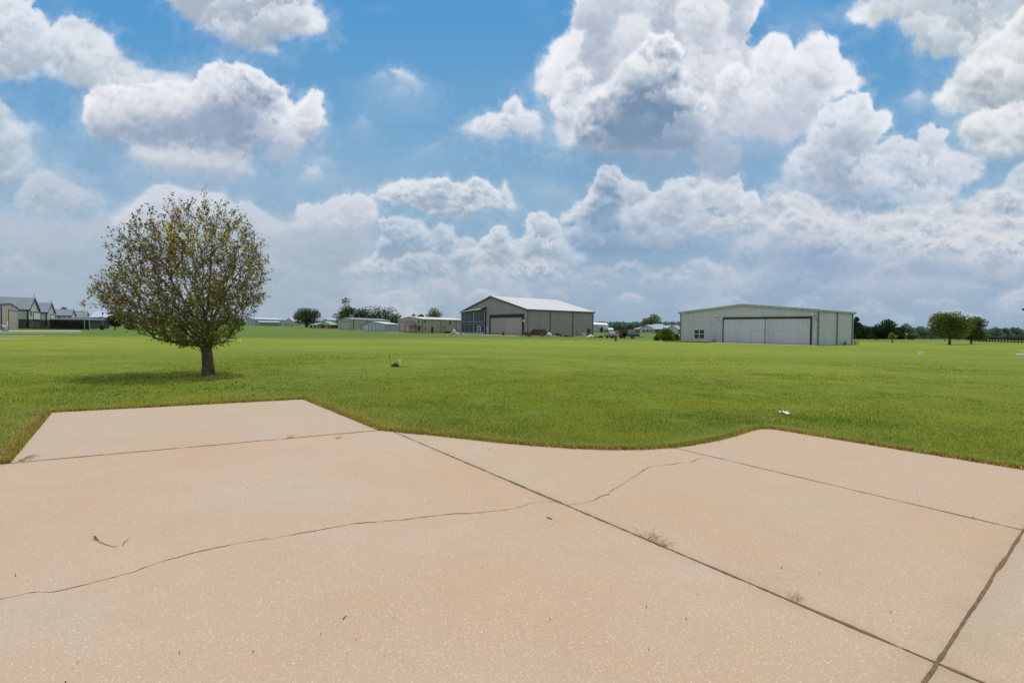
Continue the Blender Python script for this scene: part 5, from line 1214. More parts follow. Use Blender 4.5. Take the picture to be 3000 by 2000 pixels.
# grey-roofed house behind the trucks
uA = XY(1857, 318); uB = XY(1985, 300); 
gr_roof = siding('blue_grey_roof', (.25, .29, .35, 1), .5, dark=.88, streak=.12); cream = siding('cream_siding', (.56, .52, .47, 1), .3, horiz=True, dark=.9, streak=.06); brk2 = siding('brown_brick', (.19, .14, .115, 1), .3, horiz=True, dark=.8, streak=.2)
U, fu, su = hip_house('farmhouse', 'long single-storey house with blue-grey roofs and a cream gabled porch', 'house', uA, uB, perp(uA, uB, 14), P(1900, 964, 310).z, P(1900, 952.5, 318).z, brk2, gr_roof, .5)
def gable_wing(pxa, pxb, py_e, py_r, out, wallm, back=9, pxm=None):
    a = fu.sz(pxa, 965)[0]; b = fu.sz(pxb, 965)[0]; ze = fu.sz((pxa+pxb)/2, py_e)[1]; zr_ = fu.sz((pxa+pxb)/2, py_r)[1]; m_ = fu.sz(pxm, 965)[0] if pxm else (a+b)/2; zb = fu.z0-.2
    mb = MB(); mb.face([fu.pt(a, zb, out), fu.pt(b, zb, out), fu.pt(b, ze, out), fu.pt(m_, zr_, out), fu.pt(a, ze, out)], [(0, 0), (b-a, 0), (b-a, ze-zb), (m_-a, zr_-zb), (0, ze-zb)])
    for q in (a, b): mb.quad(fu.pt(q, zb, out), fu.pt(q, zb, -.1), fu.pt(q, ze, -.1), fu.pt(q, ze, out))
    mb.build('porch_wall', wallm, U, U.location); rb = MB()
    for q, sg in ((a, -1), (b, 1)):
        e = q+sg*.5; ez = ze-.25
        bb = [fu.pt(e, ez, out+.5), fu.pt(m_, zr_, out+.5), fu.pt(m_, zr_, -back), fu.pt(e, ez, -back)]; rb.hexa(bb+[p+Vector((0, 0, .2)) for p in bb])
    rb.build('porch_roof', gr_roof, U, U.location)
gable_wing(1880, 1921, 963.5, 951.5, 3, cream, pxm=1899)
gable_wing(1958, 1987, 964, 953, 2, cream, pxm=1973)
mb = MB(); a = fu.sz(1893, 960)[0]; b = fu.sz(1942, 960)[0]; ze = fu.sz(1918, 962)[1]; zr_ = fu.sz(1918, 948.5)[1]
bb = [fu.pt(a, ze, -1), fu.pt(b, ze, -1), fu.pt(b-2.5, zr_, -7), fu.pt(a+2, zr_, -7)]; b2 = [fu.pt(b, ze, -13), fu.pt(a, ze, -13)]
mb.face(bb); mb.face([bb[1], b2[0], bb[2]]); mb.face([b2[0], b2[1], bb[3], bb[2]]); mb.face([bb[0], bb[3], b2[1]]); mb.face([bb[0], b2[1], b2[0], bb[1]]); mb.build('roof', gr_roof, U, U.location, 'taller middle roof')
class _W: pass
fp = Wall((fu.a+fu.n*3), (fu.a+fu.n*3+fu.d*10), fu.z0)
for r in ((1882.5, 965.5, 1890, 972), (1893, 965.5, 1901, 972), (1903.5, 965.5, 1911.5, 972)): feat(U, fp, 'window', r, GW, -.02, .1, WF, .15, mull=(2, 0))
feat(U, fp, 'door', (1915, 966.5, 1918, 975), glass('dark_glass'), -.02, .1, WF, .1)
for r in ((1862, 966, 1865, 973), (1869, 966, 1873, 973), (1924, 967, 1929, 974)): feat(U, fu, 'window', r, GW, -.02, .1, WF, .12)

# ---------------------------------------------------------------- western group
bluew = siding('pale_green_siding', (.50, .475, .44, 1), .45, dark=.85, streak=.12); slate = siding('slate_blue_roof', (.155, .185, .215, 1), .6, dark=.82, streak=.22)
def row_hangar(label, px0, Y, eave, ridge, wid, Ln, door=None, win=None):
    A = XY(px0, Y); d = Vector((-.56, .83)).normalized(); B = A+d*wid; dep = Vector((-.83, -.56)).normalized()*Ln
    zE = P(px0, eave, Y).z; m_ = (A+B)/2; pr = P(0, 0, 1)
    # ridge height from its sight line at the gable's middle
    Ym = m_.y; pxm = 1500+F*m_.x/m_.y; zR = P(pxm, ridge, Ym).z
    H, f, s, s_ = gable('hangar', label, 'hangar', A, B, dep, zE, zR, bluew, slate, navy, over=.3, trimw=.4, group=None)
    fr = Wall(A, A+dep, 0)
    for k in (.1, 4.2):
        q = MB(); fr.slab(q, k, k+.35, zE-6.5, zE-.1, -.02, .12); q.build('downspout', navy, H, H.location)
    if door: feat(H, Wall(A, B, 0), 'door', door, plain('door_pale_green', (.50, .55, .52, 1), .5, .06), -.02, .1, navy, .3)
    if win: feat(H, Wall(A, B, 0), 'window', win, GW, -.02, .08, navy, .12)
    q = MB(); mp_ = Vector((m_.x, m_.y, zR)); q.tube([mp_, mp_+Vector((0, 0, .9))], .05, 6); q.box(mp_+Vector((0, 0, .9)), (.5, .06, .12), .5); q.build('roof_finial', navy, H, H.location)
    return H
row_hangar('tall steep-roofed pale hangar, nearest and largest of the row behind the dark screen', 85, 155, 906, 873, 13, 46, (97, 916, 117, 936), (89, 912, 92, 923))
row_hangar('second tall steep-roofed pale hangar of the row, just right of the largest', 139, 188, 914, 887.5, 13, 30, (147, 922, 160, 935))
row_hangar('third steep-roofed hangar of the row, its long slate roof above the dark hipped roof', 208, 245, 924.5, 907, 13, 34)
row_hangar('small last hangar of the row with a white sheet on its roof', 252, 300, 931, 915, 12, 22)
# tan hangar with blue trim, cut by the left border
zt0 = P(54, 903, 118).z
vA = XY(3, 96); vB = XY(54, 118)
W1, fw1, _, _ = gable('hangar', 'tan gable-fronted hangar with blue corner trim at the left border', 'hangar', vA, vB, Vector((-.9, .45))*26, P(54, 903.5, 118).z, P(28, 889.5, 107).z, siding('tan_left', (.40, .325, .235, 1), .5, dark=.85, streak=.1), slate, plain('royal_blue', (.022, .05, .12, 1), .5, .15), over=.15, trimw=.22)
feat(W1, fw1, 'door', (24.5, 911, 51, 966.5), siding('tan_panel', (.42, .345, .27, 1), 1.3, horiz=True, dark=.9, streak=.06), -.02, .08, plain('slate_trim', g3(.1)), .2)
q = MB(); fw1.slab(q, .0, .45, -.5, P(3, 896, 96).z, -.02, .14); q.build('downspout', MATS['royal_blue'], W1, W1.location)
# dark hipped house behind the screen
xA = XY(146, 150); xB = XY(250, 150)
X_, fx, _ = hip_house('hip_roof_house', 'low dark house with grey hipped roof seen through the black screen', 'house', xA, xB, Vector((0, 9)), P(200, 937, 150).z, P(200, 929, 154).z, plain('house_dark_wall', (.10, .09, .085, 1), .8, .4, .6), siding('charcoal_roof', (.075, .08, .09, 1), .5, dark=.85, streak=.3), .5)
for r in ((160, 945, 172, 957), (178, 944, 194, 956), (216, 943, 243, 957)): feat(X_, fx, 'window', r, glass('dark_glass'), -.02, .1, plain('dim_frame', (.14, .14, .13, 1), .6), .12)
# black screen on posts
m, nt, out = newmat('screen_mesh'); n = N(nt)
d_ = n('BsdfDiffuse'); d_.inputs[0].default_value = (.012, .013, .015, 1); t_ = n('BsdfTransparent'); k_ = n('MixShader')
s_ = n('SeparateXYZ'); n.ln(n('UVMap').outputs[0], s_.inputs[0]); nz_ = n.noise(n('UVMap').outputs[0], .8, 4)
n.ln(n.ramp(nz_, [(.35, g3(.10)), (.7, g3(.26))]), k_.inputs[0]); n.ln(d_.outputs[0], k_.inputs[1]); n.ln(t_.outputs[0], k_.inputs[2]); n.ln(k_.outputs[0], out.inputs[0]); SCR = m
fa = XY(54, 128); fb = XY(262, 124); wf = Wall(fa, fb, 0); L = (fb-fa).length
sf = thing('screen_fence', 'long black mesh screen fence in front of the row of tall hangars', 'fence', (fa.x, fa.y, tz(*fa)))
mb = MB(); nseg = 16
for i in range(nseg):
    u0 = L*i/nseg; u1 = L*(i+1)/nseg; q0 = wf.pt(u0, 0); q1 = wf.pt(u1, 0)
    def topz(k): return P(54+208*k, 933.5+7*min(1, k*1.3), 126).z
    mb.quad(Vector((q0.x, q0.y, tz(q0.x, q0.y)-.1)), Vector((q1.x, q1.y, tz(q1.x, q1.y)-.1)), Vector((q1.x, q1.y, topz(u1/L))), Vector((q0.x, q0.y, topz(u0/L))))
mb.build('screen', SCR, sf, sf.location)
for i in range(0, nseg+1, 2):
    u = L*i/nseg; q0 = wf.pt(u, 0, .05); mb = MB(); mb.tube([(q0.x, q0.y, tz(q0.x, q0.y)-.2), (q0.x, q0.y, P(54+208*i/nseg, 933.5+7*min(1, i/nseg*1.3), 126).z)], .05, 6); mb.build('post', black, sf, sf.location)
# hangar with lavender roof, and the bay in front of it
ga = XY(262, 225); gb = ga+Vector((-.35, .94))*14; gdv = XY(334, 226)-ga
gable('hangar', 'wide hangar with big pale lavender roof plane behind the dark round tree', 'hangar', ga, gb, gdv, P(262, 929, 225).z, P(285, 912.5, 232).z, siding('lav_wall', (.36, .35, .32, 1), .5, dark=.9), siding('lav_roof', (.42, .46, .58, 1), .6, dark=.93, streak=.08), htrim, over=.3)
quick('hangar', 'low beige gabled hangar with white bay door in front of the lavender roof', 271, 190, 323, 186, 330, 205, 935, 928, siding('bay_beige', (.40, .37, .34, 1), .5, dark=.9), MATS['haze_roof2'], htrim, doors=((275, 936, 319, 950.5),), rmid=297)
# ---------------------------------------------------------------- other trees
T = crown_tree
T('oak', 'dark round-headed oak between the pale hangars and the brick house', 898, 330, 903, 98, 'dark', seed=1, shape='umbrella', nclump=24, nleaf=5200, clear=.30, name='oak_tree', leaf=.55)
T('g', 'tall open-topped tree with separate leafy towers left of the beige hangar', 1012, 300, 873, 72, 'oak', seed=2, shape='round', nclump=20, nleaf=4200, clear=.12, leaf=.55)
T('g', 'broad dark tree rising right behind the beige hangar ridge', 1058, 310, 898, 104, 'dark', seed=3, shape='dome', nclump=16, nleaf=3200, clear=.1, leaf=.6)
T('g', 'widest dark tree of the clump above the small blue shed', 1114, 320, 894, 126, 'dark', seed=4, shape='dome', nclump=22, nleaf=4600, clear=.08, leaf=.6)
T('g', 'low dark tree at the right end of the clump behind the blue shed', 1160, 340, 917, 56, 'dark', seed=5, shape='dome', nclump=10, nleaf=1500, clear=.1, leaf=.6)
T('g', 'small pointed tree top left above the tan two-storey hangar roof', 1213, 300, 909, 30, 'green', seed=6, shape='cone', nclump=8, nleaf=1100, leaf=.5)
T('g', 'second small tree top above the tan two-storey hangar roof', 1231, 300, 908, 32, 'green', seed=7, shape='cone', nclump=8, nleaf=1100, leaf=.5)
T('g', 'wide rounded green tree top above the tan two-storey hangar roof', 1272, 300, 903, 76, 'green', seed=8, shape='dome', nclump=16, nleaf=3000, leaf=.55)
T('g', 'round purple-leaved dark tree in front of the lavender-roofed hangar', 337, 128, 913, 44, 'dark', seed=9, shape='round', nclump=14, nleaf=2600, clear=.22, leaf=.22)
T('g', 'bushy green tree half hidden by the lone pear tree, left of its trunk', 376, 140, 912, 52, 'oak', seed=10, shape='dome', nclump=16, nleaf=3000, clear=.1, leaf=.28)
T('g', 'small dark tree just behind the right side of the lone pear tree', 690, 330, 930, 54, 'dark', seed=12, shape='dome', nclump=12, nleaf=2200, clear=.03, leaf=.5)
T('g', 'dark tree seen through the lower crown of the pear tree', 470, 300, 930, 90, 'dark', seed=13, shape='dome', nclump=14, nleaf=2400, clear=.03, leaf=.5)
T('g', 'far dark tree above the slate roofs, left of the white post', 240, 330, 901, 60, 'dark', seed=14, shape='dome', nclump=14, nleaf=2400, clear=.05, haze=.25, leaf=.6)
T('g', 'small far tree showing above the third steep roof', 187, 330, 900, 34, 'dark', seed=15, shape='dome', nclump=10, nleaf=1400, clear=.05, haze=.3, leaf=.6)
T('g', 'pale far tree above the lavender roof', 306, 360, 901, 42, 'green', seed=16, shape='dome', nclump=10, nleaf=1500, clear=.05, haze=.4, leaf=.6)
# behind the farmhouse
T('g', 'large round green tree behind the farmhouse', 1908, 380, 920, 60, 'green', seed=20, shape='round', nclump=18, nleaf=3800, clear=.15, leaf=.6, haze=.12)
T('g', 'low hazy tree above the right end of the farmhouse roof', 1961, 400, 946, 34, 'green', seed=21, shape='dome', nclump=10, nleaf=1400, clear=.1, leaf=.6, haze=.3)
T('g', 'far bluish tree beside the corner of the white hangar', 1988, 420, 950, 26, 'far', seed=22, shape='dome', nclump=8, nleaf=1000, clear=.1, leaf=.6, haze=.45)
T('g', 'grey-green pointed tree behind the rusty dump body', 1845, 360, 938, 32, 'far', seed=23, shape='round', nclump=12, nleaf=1900, clear=.05, leaf=.6, haze=.25)
T('g', 'low spreading tree left of the farmhouse roof', 1872, 370, 944, 44, 'far', seed=24, shape='dome', nclump=10, nleaf=1500, clear=.05, leaf=.6, haze=.2)
T('g', 'heart-shaped purple-grey ornamental tree before the distant pale green hangar', 1762, 285, 957, 15, 'purple', seed=25, shape='vase', nclump=12, nleaf=1300, clear=.15, leaf=.22)
# east side
T('p', 'dark pine top just right of the white hangar', 2506, 150, 926, 30, 'dark', seed=30, shape='round', nclump=10, nleaf=1900, clear=.3, leaf=.36, name='pine_tree')
T('g', 'dark bushy tree right beside the end of the white hangar', 2520, 165, 948, 66, 'dark', seed=31, shape='dome', nclump=18, nleaf=3400, clear=.02, leaf=.4, py_bot=0)
T('g', 'large dark flat-topped tree mass behind the little yellowish tree', 2597, 170, 935, 66, 'dark', seed=32, shape='round', nclump=20, nleaf=4000, clear=.05, leaf=.4)
T('g', 'dark tree skirt spreading right of the flat-topped mass', 2632, 172, 957, 50, 'dark', seed=33, shape='dome', nclump=14, nleaf=2400, clear=.02, leaf=.4)
T('g', 'low dark tree left of the flat-topped mass', 2562, 172, 958, 44, 'dark', seed=34, shape='dome', nclump=12, nleaf=2100, clear=.02, leaf=.4)
T('g', 'small yellowish young tree on the lawn before the dark trees', 2615, 96, 973, 28, 'yellow', seed=35, shape='round', nclump=10, nleaf=1500, clear=.35, leaf=.16)
T('g', 'small bright green tree right of the distant white house', 2671, 165, 973, 25, 'green', seed=36, shape='round', nclump=10, nleaf=1600, clear=.05, leaf=.34)
T('g', 'largest spreading green tree on the right-hand lawn', 2783, 85, 905, 112, 'green', seed=40, shape='umbrella', nclump=34, nleaf=8600, clear=.20, leaf=.19, trw=.20)
T('g', 'second spreading tree just behind and right of the largest one, before the dark fence', 2846, 96, 921, 78, 'oak', seed=41, shape='umbrella', nclump=26, nleaf=5600, clear=.16, leaf=.21, trw=.17)
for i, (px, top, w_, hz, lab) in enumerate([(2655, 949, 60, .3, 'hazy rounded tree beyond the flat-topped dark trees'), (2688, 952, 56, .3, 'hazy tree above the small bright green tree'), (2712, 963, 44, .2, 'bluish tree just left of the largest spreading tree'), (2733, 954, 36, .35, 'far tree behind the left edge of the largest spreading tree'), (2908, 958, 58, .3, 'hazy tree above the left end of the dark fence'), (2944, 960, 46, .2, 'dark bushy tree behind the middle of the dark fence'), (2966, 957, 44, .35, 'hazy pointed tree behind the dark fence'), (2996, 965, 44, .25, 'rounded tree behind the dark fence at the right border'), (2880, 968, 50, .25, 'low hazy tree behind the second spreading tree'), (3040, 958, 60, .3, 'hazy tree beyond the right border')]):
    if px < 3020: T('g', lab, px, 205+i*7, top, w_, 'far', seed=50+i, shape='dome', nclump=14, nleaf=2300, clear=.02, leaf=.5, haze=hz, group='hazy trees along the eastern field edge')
# undergrowth band and woods too far to count
def woods(name, label, x0, x1, Y, top0, top1, seed, fol, haze, leaf, n_=120, per=60, base=0):
    rs = np.random.RandomState(seed); pts = []; tn = []
    for i in range(n_):
        px = rs.uniform(x0, x1); yy = Y*rs.uniform(.96, 1.12); b = XY(px, yy); z0 = tz(b.x, b.y)
        tp = P(px, top0+(top1-top0)*rs.rand()**1.3, yy).z; h = max(1.0, tp-z0); r = h*rs.uniform(.35, .6)
        d = rs.normal(size=(per, 3)); d /= np.linalg.norm(d, axis=1, keepdims=True); d[:, 2] = np.abs(d[:, 2])*1.0
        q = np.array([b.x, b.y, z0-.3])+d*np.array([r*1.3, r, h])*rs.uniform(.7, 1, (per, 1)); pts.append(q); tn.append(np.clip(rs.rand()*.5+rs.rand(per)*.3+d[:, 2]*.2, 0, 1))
    pts = np.concatenate(pts); tn = np.concatenate(tn)
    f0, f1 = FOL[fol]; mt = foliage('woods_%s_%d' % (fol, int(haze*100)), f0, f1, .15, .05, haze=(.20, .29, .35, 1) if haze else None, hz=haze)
    e = bpy.data.objects.new(name, None)
    n0 = len(pts); a = rs.normal(size=(n0, 3)); a /= np.linalg.norm(a, axis=1, keepdims=True); b = np.cross(a, rs.normal(size=(n0, 3))); b /= np.linalg.norm(b, axis=1, keepdims=True)
    sz = (leaf*rs.uniform(.6, 1.4, n0))[:, None]
    p = np.stack([pts-a*sz*.5, pts+b*sz*.4, pts+a*sz*.5, pts-b*sz*.4], 1).reshape(-1, 3)
    c4 = np.repeat(np.stack([tn, tn, tn, tn*0+1], 1), 4, 0)
    o = array_mesh(name, p, np.arange(n0*4).reshape(-1, 4), mt, [('tint', c4)]); bpy.data.objects.remove(e)
    tag(o, label, 'woodland', kind='stuff'); return o
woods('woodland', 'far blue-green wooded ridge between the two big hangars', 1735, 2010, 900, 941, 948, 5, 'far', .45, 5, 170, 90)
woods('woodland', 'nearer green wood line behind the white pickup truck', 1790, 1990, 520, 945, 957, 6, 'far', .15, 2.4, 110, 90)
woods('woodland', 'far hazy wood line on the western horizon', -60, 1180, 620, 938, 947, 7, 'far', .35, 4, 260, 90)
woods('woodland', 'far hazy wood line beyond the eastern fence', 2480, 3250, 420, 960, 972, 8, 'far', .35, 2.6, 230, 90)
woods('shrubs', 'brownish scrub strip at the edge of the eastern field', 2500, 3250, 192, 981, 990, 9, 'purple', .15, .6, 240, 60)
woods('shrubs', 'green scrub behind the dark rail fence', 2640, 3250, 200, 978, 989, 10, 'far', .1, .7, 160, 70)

# round bush and its small neighbour by the white hangar
def bush(label, px, Y, py_top, wpx, seed, nl, name='bush'):
    rs = np.random.RandomState(seed); b = XY(px, Y); z0 = tz(b.x, b.y); H = P(px, py_top, Y).z-z0; Wd = wpx/F*Y
    t = thing(name, label, 'bush', (b.x, b.y, z0)); rr = random.Random(seed); bl = []
    for i in range(22):
        a = rr.uniform(0, 6.28); q = rr.random()**.6; z = rr.uniform(0, 1)*math.sqrt(max(0, 1-q*q)); r = Wd*rr.uniform(.12, .2)
        bl.append((math.cos(a)*q*(Wd/2-r*.8), math.sin(a)*q*(Wd/2-r), max(r*.5, z*(H-r*.7)), r))
    bl[0] = (0, 0, H-Wd*.2, Wd*.19); bl[1] = (-Wd*.12, 0, H-Wd*.27, Wd*.2); bl[2] = (Wd*.14, 0, H-Wd*.25, Wd*.19); bl[3] = (0, -Wd*.1, H*.4, Wd*.25); bl[4] = (-Wd*.3, 0, H*.35, Wd*.17); bl[5] = (Wd*.3, 0, H*.45, Wd*.17)
    pts, k, lump = cluster_crown(rs, bl, nl); pts[:, 2] = np.abs(pts[:, 2])
    f0, f1 = FOL['bush']; cz = np.clip(rs.rand(22)[k]*.35+rs.rand(nl)*.3+lump*.5+.25*pts[:, 2]/H, 0, 1)
    leaf_mesh('foliage', pts, .20, foliage('bush_leaf', f0, f1, .25, .8), np.stack([cz]*3, 1), t, rs)
    mb = MB(); [mb.tube([(0, 0, -.1), (bl[i][0]*.6, bl[i][1]*.6, bl[i][2]*.7)], [.06, .02], 5) for i in range(6)]; mb.build('stem', bark(), t)
bush('large rounded dark green bush growing left of the white hangar', 1950, 88, 957, 62, 61, 6500)
bush('small bush squeezed between the big round bush and the white hangar', 1982, 90, 977, 22, 62, 1600)
bush('ragged low bush at the left foot of the big round bush', 1925, 86, 980, 22, 63, 1300)
bush('low brown-green bush before the dark trees at the field edge', 2569, 150, 990, 12, 64, 700)

# weeds along the white hangar
def weed(px, Y, h, n_, label, seed):
    rr = random.Random(seed); b = XY(px, Y); mb = MB()
    for i in range(n_):
        x = rr.gauss(0, h*.25); y = rr.gauss(0, .1); a = rr.uniform(-.3, .3); hh = h*rr.uniform(.4, 1)
        pts = [(x, y, -.03), (x+a*hh*.3, y, hh*.5), (x+a*hh, y+rr.uniform(-.1, .1), hh)]; mb.tube(pts, [.012, .01, .003], 4, cap=False)
        for k in range(int(5+hh*8)):
            f = rr.uniform(.15, 1); p = Vector(pts[0]).lerp(Vector(pts[2]), f); d = Vector((rr.uniform(-1, 1), rr.uniform(-1, 1), rr.uniform(-.2, .8)))*.10
            s = Vector((-d.y, d.x, 0))*.35; mb.face([p, p+d*.5+s, p+d, p+d*.5-s])
    o = mb.build('weed', plain('weed_green', (.06, .105, .025, 1), .9, .4, 5), None, (0, 0, 0)); o.location = (b.x, b.y, tz(b.x, b.y)); tag(o, label, 'weed')
weed(2098, 78.2, 1.6, 5, 'tall thin weed against the white hangar wall left of its wide door', 1)
weed(2107, 78.2, 1.2, 5, 'second thin weed between the blue bucket and the wide door', 2)
weed(2090, 78.2, .5, 8, 'low yellowish weed at the end of the timber deck', 3)
weed(2470, 71.5, .9, 12, 'leafy weed clump against the side wall of the white hangar', 4)
weed(2478, 72, .7, 10, 'lower weed clump by the side wall of the white hangar', 5)
weed(2507, 76, 1.1, 22, 'weed clump around the far right corner of the white hangar', 6)

# ---------------------------------------------------------------- vehicles (x forward)
tyre = plain('tyre', (.014, .014, .015, 1), .85, .2); rimm = plain('wheel_rim', (.30, .30, .31, 1), .35, .1, metal=.6)
def wheel(root, x, y, r, w_):
    mb = MB(); mb.tube([(x, y-w_/2, r), (x, y-w_/2+.03, r), (x, y+w_/2-.03, r), (x, y+w_/2, r)], [r*.90, r, r, r*.90], 20)
    t_ = mb.build('wheel', tyre, root); s = 1 if y > 0 else -1
    m2 = MB(); m2.tube([(x, y+s*(w_/2-.02), r), (x, y+s*(w_/2+.012), r)], [r*.58, r*.52], 14); m2.build('rim', rimm, t_)
def paint(name, col): 
    m = plain(name, col, .28, .10, 1.5, spec=.5); return m
def pickup(label, loc, rz, col, cap_on, bed_open=False, name='pickup_truck'):
    t = thing(name, label, 'pickup truck', loc, rz); pm = col; g = glass('car_glass', (.012, .014, .016, 1), .08)
    hw = .95
    # body side profile with wheel arches
    def arch(cx, r, n_=7): return [(cx+r*math.cos(a), .42+r*math.sin(a)*1.0) for a in [PI*i/n_ for i in range(n_+1)]]
    prof = [(2.78, .50), (2.82, .62), (2.80, .88), (2.70, 1.02), (1.15, 1.14), (-2.72, 1.14), (-2.75, .55)] + [(-2.3, .42)]
    ra = arch(-1.65, .46)[::-1]; fa_ = arch(1.78, .46)[::-1]
    prof = [(2.78, .46), (2.84, .60), (2.82, .88), (2.66, 1.03), (1.30, 1.13), (-2.72, 1.13), (-2.75, .50)]
    low = [(-2.14, .42)]+[(-1.65+.47*math.cos(a), .42+.47*math.sin(a)) for a in [PI-PI*i/7 for i in range(8)]]+[(-1.15, .40), (1.28, .40)]+[(1.78+.47*math.cos(a), .42+.47*math.sin(a)) for a in [PI-PI*i/7 for i in range(8)]]+[(2.30, .42)]
    full = prof+low
    if not bed_open:
        mb = MB(); mb.prism(full, -hw, hw); mb.build('body', pm, t, bevel=.03)
    else:
        mb = MB(); fr = [(2.78, .46), (2.84, .60), (2.82, .88), (2.66, 1.03), (1.30, 1.13), (-.72, 1.13), (-.72, .42), (1.28, .40)]+low[11:]
        mb.prism(fr, -hw, hw)
        bedp = [(-.74, 1.13), (-2.72, 1.13), (-2.72, .50), (-2.14, .48)]+low[1:9]+[(-.74, .42)]
        mb.prism(bedp, -hw, -hw+.07); mb.prism(bedp, hw-.07, hw); mb.build('body', pm, t)
        fl = MB(); fl.box((-1.72, 0, .62), (1.98, 1.72, .05)); fl.box((-.78, 0, .86), (.06, 1.72, .5)); fl.build('bed', rust, t)
        tg = MB(); tg.box((-2.98, 0, .60), (.55, 1.7, .06)); tg.build('tailgate', rust, t)
    # cab
    cab = [(1.28, 1.13), (.55, 1.66), (.30, 1.72), (-.62, 1.72), (-.78, 1.13)]
    mb = MB(); wt = hw-.17
    for i in range(len(cab)-1):
        (x0, z0_), (x1, z1_) = cab[i], cab[i+1]
        f = lambda z: hw-.03-(z-1.13)/.6*.14
        mb.face([(x0, -f(z0_), z0_), (x1, -f(z1_), z1_), (x1, f(z1_), z1_), (x0, f(z0_), z0_)])
    for s in (-1, 1):
        pts = [(x, s*(hw-.03-(z-1.13)/.6*.14), z) for x, z in cab]; mb.face(pts if s > 0 else pts[::-1])
    cb = mb.build('cab', pm, t)
    for s in (-1, 1):
        y = lambda z: s*(hw-.03-(z-1.13)/.6*.14+.012)
        for nm, q in (('window', [(1.02, 1.19), (.55, 1.56), (.10, 1.60), (.10, 1.19)]), ('window', [(.02, 1.19), (.02, 1.60), (-.55, 1.60), (-.66, 1.19)])):
            w_ = MB(); w_.face([(x, y(z), z) for x, z in q]); w_.build(nm, g, cb)
        dl = MB(); dl.box((.15, s*(hw+.004), .98), (.16, .02, .035)); dl.build('door_handle', black, t)
        mr = MB(); mr.box((1.0, s*(hw+.12), 1.22), (.10, .20, .16)); mr.build('mirror', black, t)
    ws = MB(); ws.face([(1.25, -.80, 1.175), (.60, -.72, 1.645), (.60, .72, 1.645), (1.25, .80, 1.175)]); o = ws.build('windscreen', g, cb); o.location = (.012, 0, .012)
    if cap_on:
        cp = [(-.80, 1.14), (-.76, 1.70), (-2.50, 1.70), (-2.74, 1.14)]; mb = MB(); mb.prism(cp, -hw+.05, hw-.05); c_ = mb.build('canopy', pm, t, bevel=.05)
        for s in (-1, 1):
            w_ = MB(); q = [(-.95, 1.22), (-.95, 1.58), (-2.35, 1.58), (-2.52, 1.22)]; w_.face([(x, s*(hw-.035), z) for x, z in q]); w_.build('window', g, c_)
        w_ = MB(); w_.face([(-2.70, -.7, 1.26), (-2.56, -.7, 1.6), (-2.56, .7, 1.6), (-2.70, .7, 1.26)]); o = w_.build('window', g, c_); o.location = (-.03, 0, 0)
    for x in (1.78, -1.65):
        for s in (-1, 1): wheel(t, x, s*(hw-.13), .39, .25)
    ch = plain('chrome_dull', (.35, .35, .36, 1), .3, .1, metal=.7)
    b_ = MB(); b_.box((2.88, 0, .56), (.16, 1.86, .22)); b_.build('bumper', ch, t, bevel=.03)
    b_ = MB(); b_.box((-2.84, 0, .56), (.14, 1.80, .18)); b_.build('bumper', ch, t, bevel=.02)
    b_ = MB(); b_.box((2.83, 0, .80), (.05, 1.0, .20)); b_.build('grille', black, t)
    for s in (-1, 1):
        b_ = MB(); b_.box((2.81, s*.70, .80), (.08, .34, .18)); b_.build('headlight', plain('lamp_glass', (.6, .6, .58, 1), .15, .03), t)
        b_ = MB(); b_.box((-2.75, s*.82, .90), (.05, .18, .30)); b_.build('tail_light', plain('tail_red', (.30, .01, .01, 1), .3), t)
    b_ = MB(); b_.box((0, 0, .42), (4.8, 1.3, .16)); b_.build('chassis', black, t)
    return t
def on(px, Y): b = XY(px, Y); return (b.x, b.y, tz(b.x, b.y)+.03)
rdp = pickup('dark red pickup truck with matching bed canopy parked by the big grey hangar', on(1569, 113), PI-.08, paint('red_paint', (.19, .012, .024, 1)), True)
wp = pickup('old white pickup truck with rusty open bed among the farm trailers', on(1799, 108), .72, paint('white_paint', (.62, .64, .64, 1)), False, True)
wp.scale = (.92,)*3
rdp.scale = (.96, .96, 1.04)

